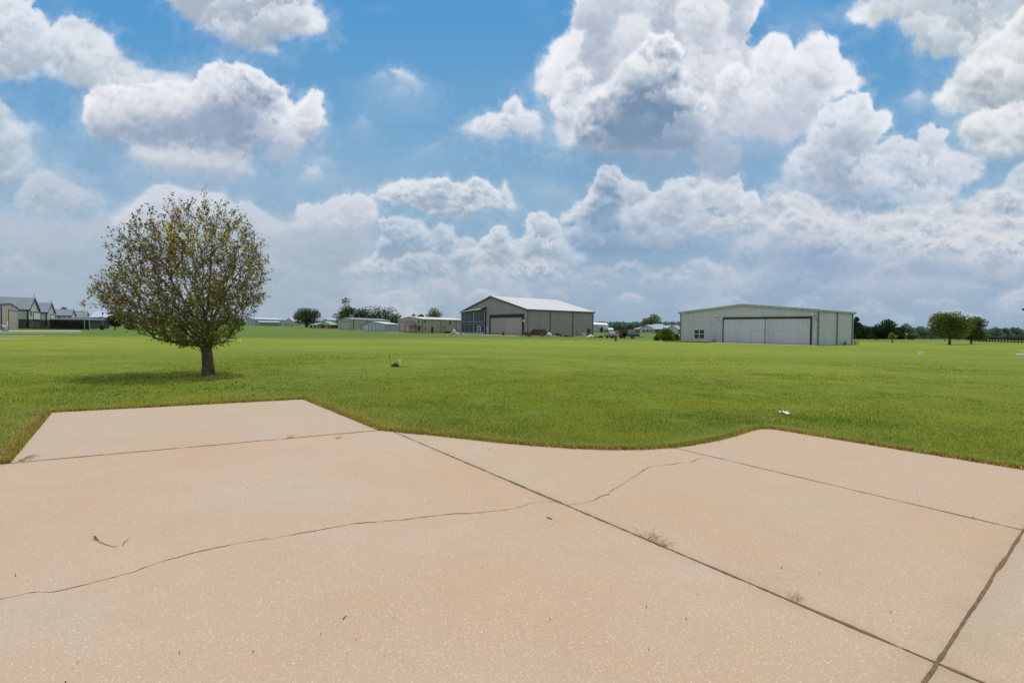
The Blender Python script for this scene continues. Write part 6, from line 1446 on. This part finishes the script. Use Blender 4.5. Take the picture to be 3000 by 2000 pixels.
# ---------------------------------------------------------------- person beside the red truck
def person():
    b = on(1553, 108.5); t = thing('person', 'person in orange hat and tan clothes standing at the red truck bonnet', 'person', b, PI*.9)
    me = bpy.data.meshes.new('body'); V = []; E_ = []; RD = []
    def v(p, r): V.append(p); RD.append(r); return len(V)-1
    pel = v((0, 0, .98), .15); ch_ = v((0, .01, 1.22), .155); sh = v((0, 0, 1.42), .14); nk = v((0, 0, 1.53), .06); hd = v((.01, .0, 1.62), .085); ht = v((.02, 0, 1.72), .09)
    E_ += [(pel, ch_), (ch_, sh), (sh, nk), (nk, hd), (hd, ht)]
    for s in (-1, 1):
        h = v((0, s*.10, .90), .10); k = v((.03, s*.12, .50), .068); a = v((-.01, s*.13, .09), .045); f = v((.14, s*.14, .04), .04); E_ += [(pel, h), (h, k), (k, a), (a, f)]
        so_ = v((0, s*.20, 1.40), .065); el = v((.04+(.1 if s > 0 else 0), s*.27, 1.13), .045); wr = v((.22, s*.22, .98+(.14 if s > 0 else 0)), .032); hnd = v((.30, s*.19, .98+(.16 if s > 0 else 0)), .035); E_ += [(sh, so_), (so_, el), (el, wr), (wr, hnd)]
    me.from_pydata(V, E_, []); o = bpy.data.objects.new('body', me); C.objects.link(o); o.parent = t
    sk_ = o.modifiers.new('skin', 'SKIN'); 
    for i, r in enumerate(RD): me.skin_vertices[0].data[i].radius = (r, r)
    me.skin_vertices[0].data[0].use_root = True
    o.modifiers.new('sub', 'SUBSURF').levels = 1; o.modifiers['sub'].render_levels = 2
    me.materials.append(plain('skin_tone', (.42, .24, .16, 1), .6, .1))
    for p in me.polygons: p.use_smooth = True
    sh_ = MB(); sh_.tube([(0, 0, .92), (0, 0, 1.02), (.0, .0, 1.22), (0, 0, 1.40), (0, 0, 1.50)], [.185, .185, .185, .19, .09], 14)
    for s in (-1, 1): sh_.tube([(0, s*.15, 1.42), (.02, s*.23, 1.28), (.05+(.06 if s > 0 else 0), s*.27, 1.16)], [.09, .075, .068], 10)
    sh_.build('shirt', plain('tan_shirt', (.36, .20, .10, 1), .9, .2), t)
    tr_ = MB(); tr_.tube([(0, 0, 1.0), (0, 0, .86)], [.175, .17], 14)
    for s in (-1, 1): tr_.tube([(0, s*.09, .92), (.03, s*.12, .50), (-.01, s*.13, .10)], [.118, .09, .075], 12)
    tr_.build('trousers', plain('brown_trousers', (.16, .105, .065, 1), .9, .2), t)
    h_ = MB(); h_.lathe([(.0, .14), (.06, .135), (.105, .10), (.115, .02), (.18, .0), (.185, -.015), (.11, -.01)], (.02, 0, 1.69), 16); h_.build('hat', plain('orange_hat', (.52, .20, .06, 1), .8, .1), t)
    for s in (-1, 1):
        e_ = MB(); e_.blob((.12, s*.14, .055), (.14, .055, .055), 1, 10, 6, .0); e_.build('shoe', black, t)
person()
# ---------------------------------------------------------------- farm trailers and clutter
tim = MATS['timber_brown']
def grain_body():
    b = on(1830, 106); t = thing('dump_trailer', 'rusty brown high-sided dump body behind the white pickup truck', 'trailer', b, .25)
    mb = MB(); rb = rust; w_ = 1.35
    for x in (-.72, .72): mb.box((x, .4, 1.25), (.06, 1.6, 1.5))
    mb.box((0, 1.2, 1.25), (1.5, .06, 1.5)); mb.box((0, .4, 1.96), (1.5, 1.6, .06)); mb.box((0, -.38, 1.55), (1.5, .05, .8)); mb.box((0, .4, .55), (1.5, 1.6, .08)); mb.build('box', rb, t)
    for x in (-.45, 0, .45):
        r_ = MB(); r_.box((x, -.42, 1.55), (.06, .05, .8)); r_.build('rib', rb, t)
    r_ = MB(); r_.box((.30, -.50, 1.02), (.34, .12, .20)); r_.build('lamp_bracket', plain('red_patch', (.42, .04, .03, 1), .6), t)
    for s in (-1, 1): wheel(t, -.2, .4+s*.75, .34, .2)
    sp = MB(); sp.tube([(-.1, .4, .34), (-.1, .4, .6)], .05, 6); sp.build('axle', black, t)
grain_body()
def blue_trailer():
    b = on(1855, 104); t = thing('utility_trailer', 'blue low-sided trailer on small wheels carrying a grey box', 'trailer', b, -.12)
    bl = plain('faded_blue', (.035, .105, .20, 1), .7, .3, 3)
    for y in (-.85, .85): mb = MB(); mb.box((0, y, .72), (2.6, .05, .50)); mb.build('side_board', bl, t)
    for x in (-1.3, 1.3): mb = MB(); mb.box((x, 0, .72), (.05, 1.65, .50)); mb.build('end_board', bl, t)
    mb = MB(); mb.box((0, 0, .46), (2.6, 1.7, .07)); mb.build('floor', tim, t)
    for x in (-1.28, -.45, .45, 1.28): mb = MB(); mb.box((x, -.90, .95), (.07, .05, .95)); mb.build('stake', plain('ochre_stake', (.30, .21, .10, 1), .8), t)
    for s in (-1, 1): wheel(t, -.1, s*.95, .30, .18)
    mb = MB(); mb.tube([(1.3, 0, .44), (2.2, 0, .40)], .05, 6); mb.build('drawbar', black, t)
    q = thing('crate', 'pale blue-grey box crate standing on the blue trailer', 'crate', (b[0]-.35, b[1], b[2]+.50), -.12)
    mb = MB(); mb.box((0, 0, .75), (1.35, 1.4, 1.45)); mb.build('box', siding('crate_grey', (.26, .33, .35, 1), .25, dark=.8), q)
    mb = MB(); mb.box((0, 0, 1.50), (1.42, 1.47, .07)); mb.build('lid', plain('crate_lid', (.35, .38, .36, 1), .6), q)
    q = thing('timber_stack', 'stack of brown boards standing on the right end of the blue trailer', 'timber', (b[0]+.75, b[1]+.1, b[2]+.50), .1)
    for i in range(4): mb = MB(); mb.box((0, 0, .10+i*.17), (.7-.04*i, .9, .14), .05*i); mb.build('board', tim, q)
blue_trailer()
def crate_in_bed():
    b = on(1795, 112); q = thing('wooden_crate', 'brown wooden crate standing behind the white pickup truck', 'crate', b, .2)
    mb = MB(); mb.box((0, 0, .95), (1.35, .9, .75)); mb.build('box', plain('crate_brown', (.19, .12, .095, 1), .9, .3, 4), q)
    for x in (-.6, .6): mb = MB(); mb.box((x, -.47, .95), (.1, .04, .75)); mb.build('batten', tim, q)
    for x in (-.5, .5): mb = MB(); mb.box((x, 0, .28), (.14, .9, .58)); mb.build('skid', tim, q)
crate_in_bed()
# weathered post and marker pipes
b = on(1804, 78); t = thing('stump', 'weathered grey-brown wooden stump post in the grass before the white pickup', 'stump', b)
mb = MB(); mb.tube([(0, 0, -.1), (0, 0, .05), (.02, 0, .5), (-.03, 0, .85), (-.10, 0, 1.02)], [.22, .20, .16, .14, .07], 10); mb.build('trunk', plain('old_wood', (.115, .085, .06, 1), .95, .5, 6, bump=1), t)
mb = MB(); mb.tube([(.05, -.05, .6), (.17, -.1, .92)], [.07, .04], 7); mb.build('stub', MATS['old_wood'], t)
pvc = plain('white_pvc', (.72, .72, .70, 1), .4, .05, 20)
def marker(px, py, hpx, label, w_=.05, cap=True, group='white survey pipes standing in the lawn'):
    p = G(px, py); h = hpx/F*p.y; t = thing('marker_pipe', label, 'marker', p, 0, group)
    mb = MB(); mb.tube([(0, 0, -.05), (0, 0, h)], w_, 10); mb.build('pipe', pvc, t)
    if cap: c = MB(); c.lathe([(0, h+.03), (w_*1.25, h+.02), (w_*1.3, h-.06), (w_*1.05, h-.07)], (0, 0, 0), 12); c.build('cap', pvc, t)
marker(1709, 1005, 8, 'white survey pipe in the lawn below the big hangar\'s air-conditioner', .045, group=None)
marker(1310, 988, 6, 'left one of three white pipes before the tan hangar')
marker(1328.5, 987.5, 5, 'middle one of three white pipes before the tan hangar')
marker(1347, 986.5, 6, 'right one of three white pipes before the tan hangar')
marker(1093, 978, 4, 'tiny white pipe below the pale blue shed', group=None)
marker(703, 1005, 9, 'white pipe standing right of the small orange-flagged stake', .07, group=None)
marker(681, 1001, 4, 'tiny pinkish pipe left of the small orange-flagged stake', .05, group=None)
# near flagged stake, grass tuft and white standpipe
p = G(1147, 1076); h = 38/F*p.y; lean = -8/F*p.y
t = thing('flagged_stake', 'leaning stake with orange flagging beside the tuft and white standpipe', 'stake', p)
mb = MB(); mb.tube([(0, 0, -.05), (lean, .03, h)], .012, 6); mb.build('stake', plain('dark_stake', (.05, .05, .05, 1), .6), t)
mb = MB(); a = Vector((lean*.35, .0, h*.42)); c = Vector((lean*.97, .03, h*.95)); k = Vector((-.035, 0, 0))
mb.face([a, c, c+k*.4+Vector((0, 0, .01)), a.lerp(c, .6)+k*1.2, a+k*1.4+Vector((0, 0, .03))]); mb.face([a+Vector((0, .01, 0)), c+Vector((0, .01, 0)), a.lerp(c, .5)+Vector((.02, .05, 0))]); mb.build('flag', plain('orange_tape', (.85, .33, .03, 1), .5, .08), t)
p = G(691, 1004); h = 19/F*p.y
t = thing('flagged_stake', 'small upright stake with orange flag right of the pear tree', 'stake', p)
mb = MB(); mb.tube([(0, 0, -.05), (.01, 0, h)], .018, 6); mb.build('stake', MATS['dark_stake'], t)
mb = MB(); mb.face([(-.10, 0, h*.55), (.02, 0, h*.6), (.03, 0, h), (-.06, .02, h*.98)]); mb.face([(.02, .01, h*.65), (.05, .06, h*.7), (.03, .05, h*.95)]); mb.build('flag', MATS['orange_tape'], t)
p = G(1171, 1072); h = 18/F*p.y
t = thing('standpipe', 'white plastic standpipe with rounded cap beside the grass tuft', 'standpipe', p)
mb = MB(); mb.tube([(0, 0, -.05), (0, 0, h*.6)], .032, 12); mb.build('pipe', pvc, t)
mb = MB(); mb.lathe([(.0, h), (.03, h*.985), (.042, h*.88), (.042, h*.76), (.034, h*.66), (.05, h*.62), (.052, h*.52), (.033, h*.5)], (0, 0, 0), 14); mb.build('cap', pvc, t)
rr = random.Random(4); base_ = G(1156, 1076)
mb = MB()
for i in range(420):
    x = rr.gauss(0, .14)+.03; y = rr.gauss(0, .10); hh = max(.05, .26*math.exp(-(x/.2)**2)*rr.uniform(.5, 1.15)); l = Vector((rr.gauss(0, .05)-x*.2+.05, rr.gauss(0, .04), hh)); w_ = .004
    q = Vector((x, y, 0)); mb.face([q+Vector((-w_, 0, 0)), q+Vector((w_, 0, 0)), q+l])
for i in range(260):
    x = abs(rr.gauss(0, .35))+.1; y = rr.gauss(0, .06); hh = rr.uniform(.03, .10); q = Vector((x, y, 0)); mb.face([q+Vector((-.004, 0, 0)), q+Vector((.004, 0, 0)), q+Vector((rr.gauss(0.03, .04), 0, hh))])
o = mb.build('grass_tuft', plain('tuft_green', (.085, .10, .028, 1), .95, .5, 12)); o.location = base_; tag(o, 'unmown olive grass tuft around the leaning orange-flagged stake', 'grass tuft')
# white bucket on the eastern lawn
p = G(2697, 1039); t = thing('bucket', 'white upturned bucket alone on the right-hand lawn', 'bucket', p); r0 = 4.2/F*p.y; h = 8/F*p.y
mb = MB(); mb.lathe([(r0*1.15, 0), (r0*1.12, .03), (r0, h*.9), (r0*.9, h), (0, h)], (0, 0, -.01), 18); mb.build('shell', pvc, t)
mb = MB(); mb.lathe([(r0*1.2, .01), (r0*1.24, .04), (r0*1.15, .06)], (0, 0, 0), 18); mb.build('rim', pvc, t)
# litter
p = G(2301, 1216); mb = MB(); rr = random.Random(8); nx, ny = 9, 4
w0 = 27/F*p.y
gp_ = [[Vector(((i/(nx-1)-.5)*w0*1.05, (j/(ny-1)-.5)*.15+(.5-i/(nx-1))*.20, .05+.02*math.sin(i*1.3+j)+rr.uniform(0, .02))) for i in range(nx)] for j in range(ny)]
for j in range(ny-1):
    for i in range(nx-1): mb.face([gp_[j][i], gp_[j][i+1], gp_[j+1][i+1], gp_[j+1][i]])
o = mb.build('paper_scrap', plain('paper_white', (.74, .74, .78, 1), .6, .08, 9)); o.location = p; tag(o, 'crumpled white scrap lying in the grass near the right slab corner', 'litter')
# twigs on the slab
def twig(label, pts, rad_, name='twig'):
    w_ = [G0(*q) for q in pts]; c = w_[0].copy(); mb = MB(); mb.tube([q-c+Vector((0, 0, .006+.003*math.sin(i*2))) for i, q in enumerate(w_)], [rad_*(1-.6*i/len(w_)) for i in range(len(w_))], 6)
    return mb, c
mb, c = twig('', [(277, 1574), (292, 1588), (312, 1596), (330, 1601), (346, 1603)], .0026)
for a, b in (((282, 1579), (280, 1572)), ((286, 1583), (271, 1579)), ((282, 1578), (272, 1573))): q0, q1 = G0(*a)-c, G0(*b)-c; mb.tube([q0+Vector((0, 0, .015)), q1+Vector((0, 0, .012))], [.004, .002], 5)
o = mb.build('twig', plain('twig_grey', (.17, .125, .11, 1), .9)); o.location = c; tag(o, 'curved dead twig lying on the left of the concrete', 'twig')
mb, c = twig('', [(361, 1597), (364, 1590), (371, 1585), (377, 1578)], .003); o = mb.build('twig', MATS['twig_grey']); o.location = c; tag(o, 'short thin twig just right of the curved twig', 'twig')
mb, c = twig('', [(1005, 1815), (1011, 1808), (1016, 1804)], .003); o = mb.build('twig', MATS['twig_grey']); o.location = c; tag(o, 'tiny twig on the slab at the bottom centre', 'twig')
mb, c = twig('', [(1603, 1516), (1610, 1519), (1618, 1521)], .006); o = mb.build('twig', MATS['twig_grey']); o.location = c; tag(o, 'small dark twig below the crossing of crack and joint', 'twig')
# scattered grit and bits of leaf on the slabs
rs = np.random.RandomState(9); bits = []
for (x, y) in [(1035, 1303), (1045, 1395), (831, 1393), (725, 1431), (244, 1441), (285, 1448), (1019, 1505), (1023, 1505), (882, 1555), (790, 1674), (1027, 1675), (228, 1938), (215, 1958), (192, 1999), (273, 1802), (1458, 1890), (1300, 1832), (1628, 1587), (1855, 1628), (1780, 1958), (2370, 1700), (2250, 1660), (2290, 1665), (2460, 1698), (1128, 1917), (1043, 1875), (940, 1857), (1315, 1860), (630, 1228), (410, 1228), (45, 1687)]:
    p = G0(x, y, .004); bits.append((p.x, p.y, p.z+.004))
for i in range(35): p = G0(rs.uniform(50, 2900), rs.uniform(1420, 1980), .004); bits.append((p.x, p.y, p.z+.002))
o = leaf_mesh_world('debris', np.array(bits), .008, plain('debris_dark', (.07, .04, .03, 1), .9, .4, 9), rs); tag(o, 'specks of dark grit and leaf bits scattered over the concrete', 'debris', kind='stuff')
# dead weeds in the joint
rr = random.Random(12); 
def dead_weed(px, py, n_, spread, label, sc_=1, lump=True):
    c = G0(px, py); mb = MB()
    jd = Vector((mj[0], mj[1], 0)).normalized()
    for i in range(n_):
        s = c+jd*rr.uniform(-spread, spread*.55)
        d = Vector((rr.uniform(-.2, 1), rr.uniform(.2, 1), rr.uniform(.0, .13))).normalized(); L_ = rr.uniform(.05, .20)*sc_
        p1 = s+d*L_*.5+Vector((0, 0, .01)); p2 = s+d*L_+Vector((rr.uniform(-.03, .03), 0, rr.uniform(-.01, .015)))
        p2.z = max(.006, p2.z); mb.tube([s-c, p1-c, p2-c], [.0018, .0014, .0008], 4, cap=False)
        for k in range(3):
            q = p1.lerp(p2, rr.random()); e = q+Vector((rr.uniform(-.03, .03), rr.uniform(-.02, .03), rr.uniform(0, .02)))*sc_; mb.tube([q-c, e-c], [.001, .0006], 3, cap=False)
    if lump: mb.blob((0, 0, .004), (.035, .014, .012), 3, 10, 6, .3)
    o = mb.build('dead_weed', plain('dead_weed', (.33, .215, .125, 1), .95, .4, 20)); o.location = c; tag(o, label, 'weed')
dead_weed(1940, 1598, 22, .20, 'brown dead weed sprawling out of the long diagonal joint', .85)
dead_weed(2335, 1762, 9, .04, 'small dry weed sprig lower down the long diagonal joint', .5, False)
dead_weed(1428, 1308+10, 1, .02, 'speck of dry weed high up the long diagonal joint', .5, False)
for q, l in (((985, 1285), 'tiny weed sprout in the joint of the far left slab'), ((843, 1283), 'dry moss tuft in the joint of the far left slab')):
    dead_weed(q[0], q[1], 7, .05, l, .7, False)
dead_weed(62, 1349, 14, .18, 'dry weed litter at the left end of the far slab joint', .9)

# timber deck and blue bucket by the white hangar
dA = XY(1943, 80.5); dB = XY(2088, 75.5); dk = thing('timber_deck', 'low brown timber deck along the window wall of the white hangar', 'deck', (dA.x, dA.y, tz(*dA)))
wd_ = Wall(dA, dB, 0); Ld = (dB-dA).length; zt_ = P(1990, 998.5, 79).z; 
mb = MB(); wd_.slab(mb, 0, Ld, zt_-.08, zt_, -2.0, 0); mb.build('top', plain('deck_wood', (.22, .15, .11, 1), .9, .3, 3), dk, dk.location)
mb = MB(); wd_.slab(mb, .03, Ld-.03, zt_-.5, zt_-.08, -1.95, -.04); mb.build('skirt', plain('deck_dark', (.06, .035, .025, 1), .9, .3, 3), dk, dk.location)
p = G(2104, 1003); bb_ = MB(); bb_.lathe([(0, 0), (.13, 0), (.16, .26), (.175, .27), (.15, .27), (.13, .05)], (0, 0, 0), 14); o = bb_.build('bucket', plain('bucket_blue', (.015, .09, .35, 1), .4)); o.location = (p.x, p.y, p.z+.02); tag(o, 'small blue bucket between the timber deck and the wide door', 'bucket')
# aprons, tracks and pads laid on the turf
def pad(pts, mat, name='driveway', z=.045, px=True):
    w_ = [G(*q) if px else Vector((q[0], q[1], tz(*q))) for q in pts]; mb = MB(); n_ = 14
    a, b, c, d = w_            # a-b near edge, d-c far edge
    for i in range(n_):
        for j in range(3):
            def q(i_, j_): u = i_/n_; v_ = j_/3; k = a.lerp(b, u).lerp(d.lerp(c, u), v_); return Vector((k.x, k.y, tz(k.x, k.y)+z))
            mb.face([q(i, j), q(i+1, j), q(i+1, j+1), q(i, j+1)])
    o = mb.build(name, mat); tag(o, kind='structure')
def xy3(px, Y): b = XY(px, Y); return (b.x, b.y)
pad([xy3(2075, 73), xy3(2392, 64.8), xy3(2399, 67.6), xy3(2086, 77.8)], apron, px=False)
pad([xy3(1352, 141), xy3(1500, 122), xy3(1542, 131), xy3(1370, 152)], apron, px=False, z=.06)
pad([xy3(1105, 168), xy3(1195, 161), xy3(1235, 159.5), xy3(1166, 177)], apron, px=False, z=.06)
pale = plain('pale_road', (.34, .36, .37, 1), .8, .08, .3); tanr = plain('tan_track', (.33, .28, .22, 1), .9, .12, .4)
def track(y0a, y0b, y1a, y1b, x0, x1, mat): # sight-line strip
    pad([(x0, y0b), (x1, y1b), (x1, y1a), (x0, y0a)], mat)
track(967.6, 971.4, 968.6, 971.2, -300, 236, pale)
track(973.2, 975.4, 974.4, 975.8, -300, 238, tanr)
track(984.0, 986.6, 984.2, 985.4, -300, 127, tanr)
track(989.5, 996.4, 994.6, 995.6, -200, 58, tanr)
verge = plain('dry_verge', (.20, .22, .11, 1), .9, .15, .5)
track(1002.2, 1003.2, 1006.8, 1008.2, 2740, 3300, verge)
track(995.8, 996.9, 1001, 1002.2, 2600, 2860, verge)
track(1037, 1041, 1035, 1043, 2976, 3300, tanr)
track(1029, 1030.6, 1028.5, 1030.8, 2992, 3300, pale)

# ---------------------------------------------------------------- fence, poles, clutter
def rail_fence(pxa, Ya, pxb, Yb, n_, hgt, label, name='rail_fence'):
    A = XY(pxa, Ya); B = XY(pxb, Yb); t = thing(name, label, 'fence', (A.x, A.y, tz(*A))); O_ = t.location
    fm = plain('fence_black', (.028, .022, .020, 1), .9, .3, 4)
    for i in range(n_+1):
        q = A.lerp(B, i/n_); z = tz(*q); mb = MB(); mb.box((q.x, q.y, z+hgt/2), (.12, .12, hgt+.1), .6); mb.build('post', fm, t, O_)
    d_ = (B-A).normalized(); ang = math.atan2(d_.y, d_.x)
    for k in (.30, .62, .94):
        mb = MB()
        for i in range(n_):
            a = A.lerp(B, i/n_); b = A.lerp(B, (i+1)/n_); m_ = (a+b)/2; mb.box((m_.x, m_.y, tz(*m_)+hgt*k), ((b-a).length+.02, .035, .20), ang)
        mb.build('rail', fm, t, O_)
rail_fence(2852, 128, 3090, 96, 24, 1.3, 'dark three-rail timber fence on the right-hand lawn edge')
def pole(px, Y, top, r_, label, mat, lamp=None, name='pole'):
    b = XY(px, Y); z0 = tz(*b); h = P(px, top, Y).z-z0; t = thing(name, label, 'pole', (b.x, b.y, z0)); mb = MB(); mb.tube([(0, 0, -.2), (0, 0, h)], [r_, r_*.8], 10); mb.build('shaft', mat, t)
    if lamp: q = MB(); q.lathe([(.0, .30), (.12, .28), (.20, .18), (.16, -.1), (.09, -.35), (0, -.36)], (0, 0, h), 10); q.build('lamp_head', lamp, t)
    return t
grn = plain('pale_green_pole', (.36, .44, .39, 1), .5)
pole(247.5, 118, 894, .09, 'tall pale pole with small head above the dark hipped roof', grn, MATS['dim_frame'])
pole(262, 114, 911, .09, 'thick pale white post at the right end of the black screen', grn)
pole(301.5, 122, 918, .05, 'thin lamp pole with black head before the lavender-roofed hangar', plain('thin_pole', (.30, .32, .33, 1), .5), black, 'lamp_post')
pole(21.5, 88, 943, .14, 'short pale green post beside the tan gable-fronted hangar', grn)
b = on(298.5, 122); t = thing('bin', 'black wheeled bin standing by the thin lamp pole', 'bin', b); mb = MB(); mb.box((0, 0, .55), (.62, .6, 1.0)); mb.build('body', black, t, bevel=.04); mb = MB(); mb.box((0, 0, 1.10), (.68, .68, .07)); mb.build('lid', black, t)
b = on(276, 122); t = thing('gate', 'small dark wire gate between the screen fence and the black bin', 'gate', b); 
for x in (-.4, .4): mb = MB(); mb.tube([(x, 0, -.1), (x, 0, .95)], .04, 6); mb.build('post', black, t)
for z in (.2, .45, .7, .92): mb = MB(); mb.tube([(-.4, 0, z), (.4, 0, z)], .02, 6); mb.build('rail', black, t)
b = on(13, 90); t = thing('utility_box', 'small sloped-lid grey box at the foot of the tan hangar', 'utility box', b, .3); mb = MB(); mb.box((0, 0, .4), (.5, .4, .85)); mb.build('body', plain('box_grey', (.30, .27, .24, 1), .7), t)
mb = MB(); mb.box((-.05, 0, .95), (.65, .5, .06), rot=Matrix.Rotation(.45, 3, 'Y')); mb.build('lid', plain('lid_pale', (.45, .52, .50, 1), .4), t)
# mast with a black floodlight at the right border
b = XY(3012, 60); t = thing('floodlight_mast', 'black floodlight head poking in at the right border above the fence', 'lamp', (b.x, b.y, tz(*b))); zt2 = P(3000, 906, 60).z
mb = MB(); mb.tube([(0, 0, -.1), (0, 0, zt2)], .05, 8); mb.build('mast', black, t); mb = MB(); mb.box((-.45, 0, zt2-.05), (.55, .3, .2), rot=Matrix.Rotation(.25, 3, 'Y')); mb.build('lamp_head', black, t)
# distant white house left of the small bright tree
hW, _a, _b = hip_house('white_house', 'tiny distant white house glimpsed between the dark trees', 'house', XY(2643, 186), XY(2663, 184), Vector((3, 7)), P(2652, 979, 185).z, P(2652, 975.5, 188).z, plain('white_wall', (.62, .60, .60, 1), .6), plain('rose_roof', (.40, .30, .30, 1), .7), .5)

def tarp(px, Y, wpx, hpx, label, seed, mat, name='tarp_pile', parts=3, flat=1):
    b = XY(px, Y); rr = random.Random(seed); t = thing(name, label, 'pile', (b.x, b.y, tz(*b))); s = Y/F; W_ = wpx*s; H_ = hpx*s
    for i in range(parts):
        x = (i/(max(1, parts-1))-.5)*W_*.55 if parts > 1 else 0; h = H_*(1 if i == parts//2 else rr.uniform(.55, .85))
        mb = MB(); mb.blob((x, rr.uniform(-.1, .1), h*.42), (W_/parts*rr.uniform(.6, .8), W_*.25, h*.55), seed*7+i, 14, 9, .22, flat=-h*.45); mb.build('bundle', mat, t)
    return t
tp = plain('white_tarp', (.62, .63, .66, 1), .5, .15, 4, bump=.8); tpb = plain('bluish_tarp', (.36, .42, .46, 1), .5, .3, 3, bump=.8)
# upright wrapped bundle before the tan hangar
b = on(1331, 140); t = thing('wrapped_bundle', 'upright bundle wrapped in white plastic at the left corner of the big hangar', 'bundle', b)
mb = MB(); mb.blob((0, 0, .5), (.66, .5, .62), 5, 16, 10, .14, flat=-.5); mb.blob((.03, 0, 1.05), (.40, .34, .34), 6, 12, 8, .14); mb.build('wrapping', plain('wrap_white', (.62, .64, .66, 1), .35, .35, 3.5, bump=1), t)
for z in (.45, .85): mb = MB(); mb.lathe([(.66 if z < .6 else .52, z), (.67 if z < .6 else .53, z+.05), (.62 if z < .6 else .48, z+.06)], (0, 0, 0), 16); mb.build('strap', plain('strap_grey', (.18, .19, .20, 1), .6), t)
tarp(1341, 139, 14, 5, 'low white sack pile right of the upright wrapped bundle', 11, tp)
tarp(1349, 139, 5, 4, 'small orange-brown heap between the sacks and the glazed corner', 12, plain('orange_heap', (.38, .17, .09, 1), .8), parts=1)
tarp(1356, 138.5, 5, 3, 'small white bag at the base of the glazed office corner', 13, tp, parts=1)
tarp(1730, 112, 25, 8, 'white tarpaulin heap beside the right end of the big grey hangar', 14, tp, parts=4)
tarp(1746, 111, 14, 4, 'flat brown heap right of the white tarpaulins', 15, plain('brown_heap', (.17, .085, .04, 1), .9, .3), parts=2)
tarp(1757, 112, 16, 7, 'black covered heap left of the white pickup truck', 16, plain('black_cover', (.02, .024, .03, 1), .6, .3), parts=2)
tarp(1620, 114, 12, 3, 'small pale rag heap right of the white covered cube', 17, tpb, parts=2)
# box-shaped pile
b = on(1475, 133-4); t = thing('steel_drum', 'dark rusty drum standing before the tan bay door of the big hangar', 'drum', b); mb = MB(); mb.lathe([(0, 0), (.33, 0), (.34, .02), (.34, .5), (.36, .52), (.34, .54), (.34, .95), (.0, .95)], (0, 0, 0), 16); mb.build('shell', plain('drum_dark', (.055, .04, .035, 1), .7, .4), t)
# covered cube right of the truck
b = on(1609, 116); t = thing('covered_tank', 'white plastic-covered cube standing right behind the red truck', 'tank', b)
mb = MB(); mb.blob((0, 0, .42), (.70, .6, .52), 31, 18, 10, .05, flat=-.42); mb.build('cover', plain('cover_white', (.56, .60, .62, 1), .4, .25, 4, bump=.9), t)
mb = MB(); mb.lathe([(0, 1.02), (.12, 1.0), (.30, .90), (.45, .84)], (0, 0, 0), 14); mb.build('top', tp, t)
# wheelbarrow
b = on(1635, 117); t = thing('wheelbarrow', 'dark wheelbarrow parked against the side of the big grey hangar', 'wheelbarrow', b, .3)
mb = MB(); mb.hexa([(-.45, -.25, .45), (.35, -.25, .45), (.35, .25, .45), (-.45, .25, .45), (-.75, -.40, .85), (.6, -.40, .80), (.6, .40, .80), (-.75, .40, .85)]); mb.build('tray', MATS['brown_heap'], t)
for s in (-1, 1):
    mb = MB(); mb.tube([(.6, s*.1, .25), (-.3, s*.3, .42), (-1.1, s*.33, .75)], .025, 6); mb.build('handle', black, t); mb = MB(); mb.tube([(-.35, s*.28, .45), (-.4, s*.3, 0)], .025, 6); mb.build('leg', black, t)
mb = MB(); mb.tube([(.7, -.06, .22), (.7, .06, .22)], .22, 14); mb.build('wheel', tyre, t)
# plank pile and steel frame
b = on(1667, 116); t = thing('scrap_pile', 'low pile of dark planks and pipes along the big hangar side wall', 'scrap', b, .12); rr = random.Random(77)
for i in range(12):
    mb = MB(); L_ = rr.uniform(.6, 1.9); a = rr.uniform(-.3, .3); mb.box((rr.uniform(-1.1, 1.0), rr.uniform(-.3, .3), .06+i*.028), (L_, .12, .06), a); mb.build('plank', [black, tim, MATS['scrap'] if 'scrap' in MATS else plain('scrap', (.12, .11, .11, 1), .7, .4)][i % 3], t)
mb = MB(); mb.blob((.9, 0, .15), (.3, .25, .2), 4, 10, 6, .2, flat=-.15); mb.build('bag', black, t); mb = MB(); mb.blob((.45, -.1, .2), (.18, .15, .16), 9, 10, 6, .2); mb.build('bag', tp, t)
b = on(1710, 136); t = thing('air_conditioner', 'white air-conditioning cabinet near the right end of the big hangar wall', 'air conditioner', b, .6); mb = MB(); mb.box((0, 0, .55), (.98, .8, 1.0)); mb.build('cabinet', plain('ac_white', (.50, .53, .53, 1), .5, .08), t, bevel=.03); mb = MB(); mb.lathe([(0, 1.10), (.3, 1.09), (.34, 1.06)], (0, 0, 0), 16); mb.build('fan_grille', MATS['scrap'], t)
mb = MB(); mb.box((0, 0, .04), (1.2, 1.0, .12)); mb.build('plinth', apron, t)
b = on(1690, 133); t = thing('satellite_dish', 'small dark dish on a tripod before the big hangar side wall', 'dish', b); mb = MB(); mb.lathe([(0, 0), (.18, .03), (.33, .10), (.33, .12), (.16, .05), (0, .03)], (0, 0, 0), 14); o = mb.build('dish', MATS['scrap'], t); o.location = (0, 0, 1.45); o.rotation_euler = (1.1, .2, .3)
mb = MB(); mb.tube([(0, 0, .7), (0, 0, 1.45)], .03, 6); mb.build('mast', black, t)
for a in (0, 2.1, 4.2): mb = MB(); mb.tube([(0, 0, .75), (math.cos(a)*.45, math.sin(a)*.45, 0)], .02, 5); mb.build('leg', black, t)
mb_ = 0
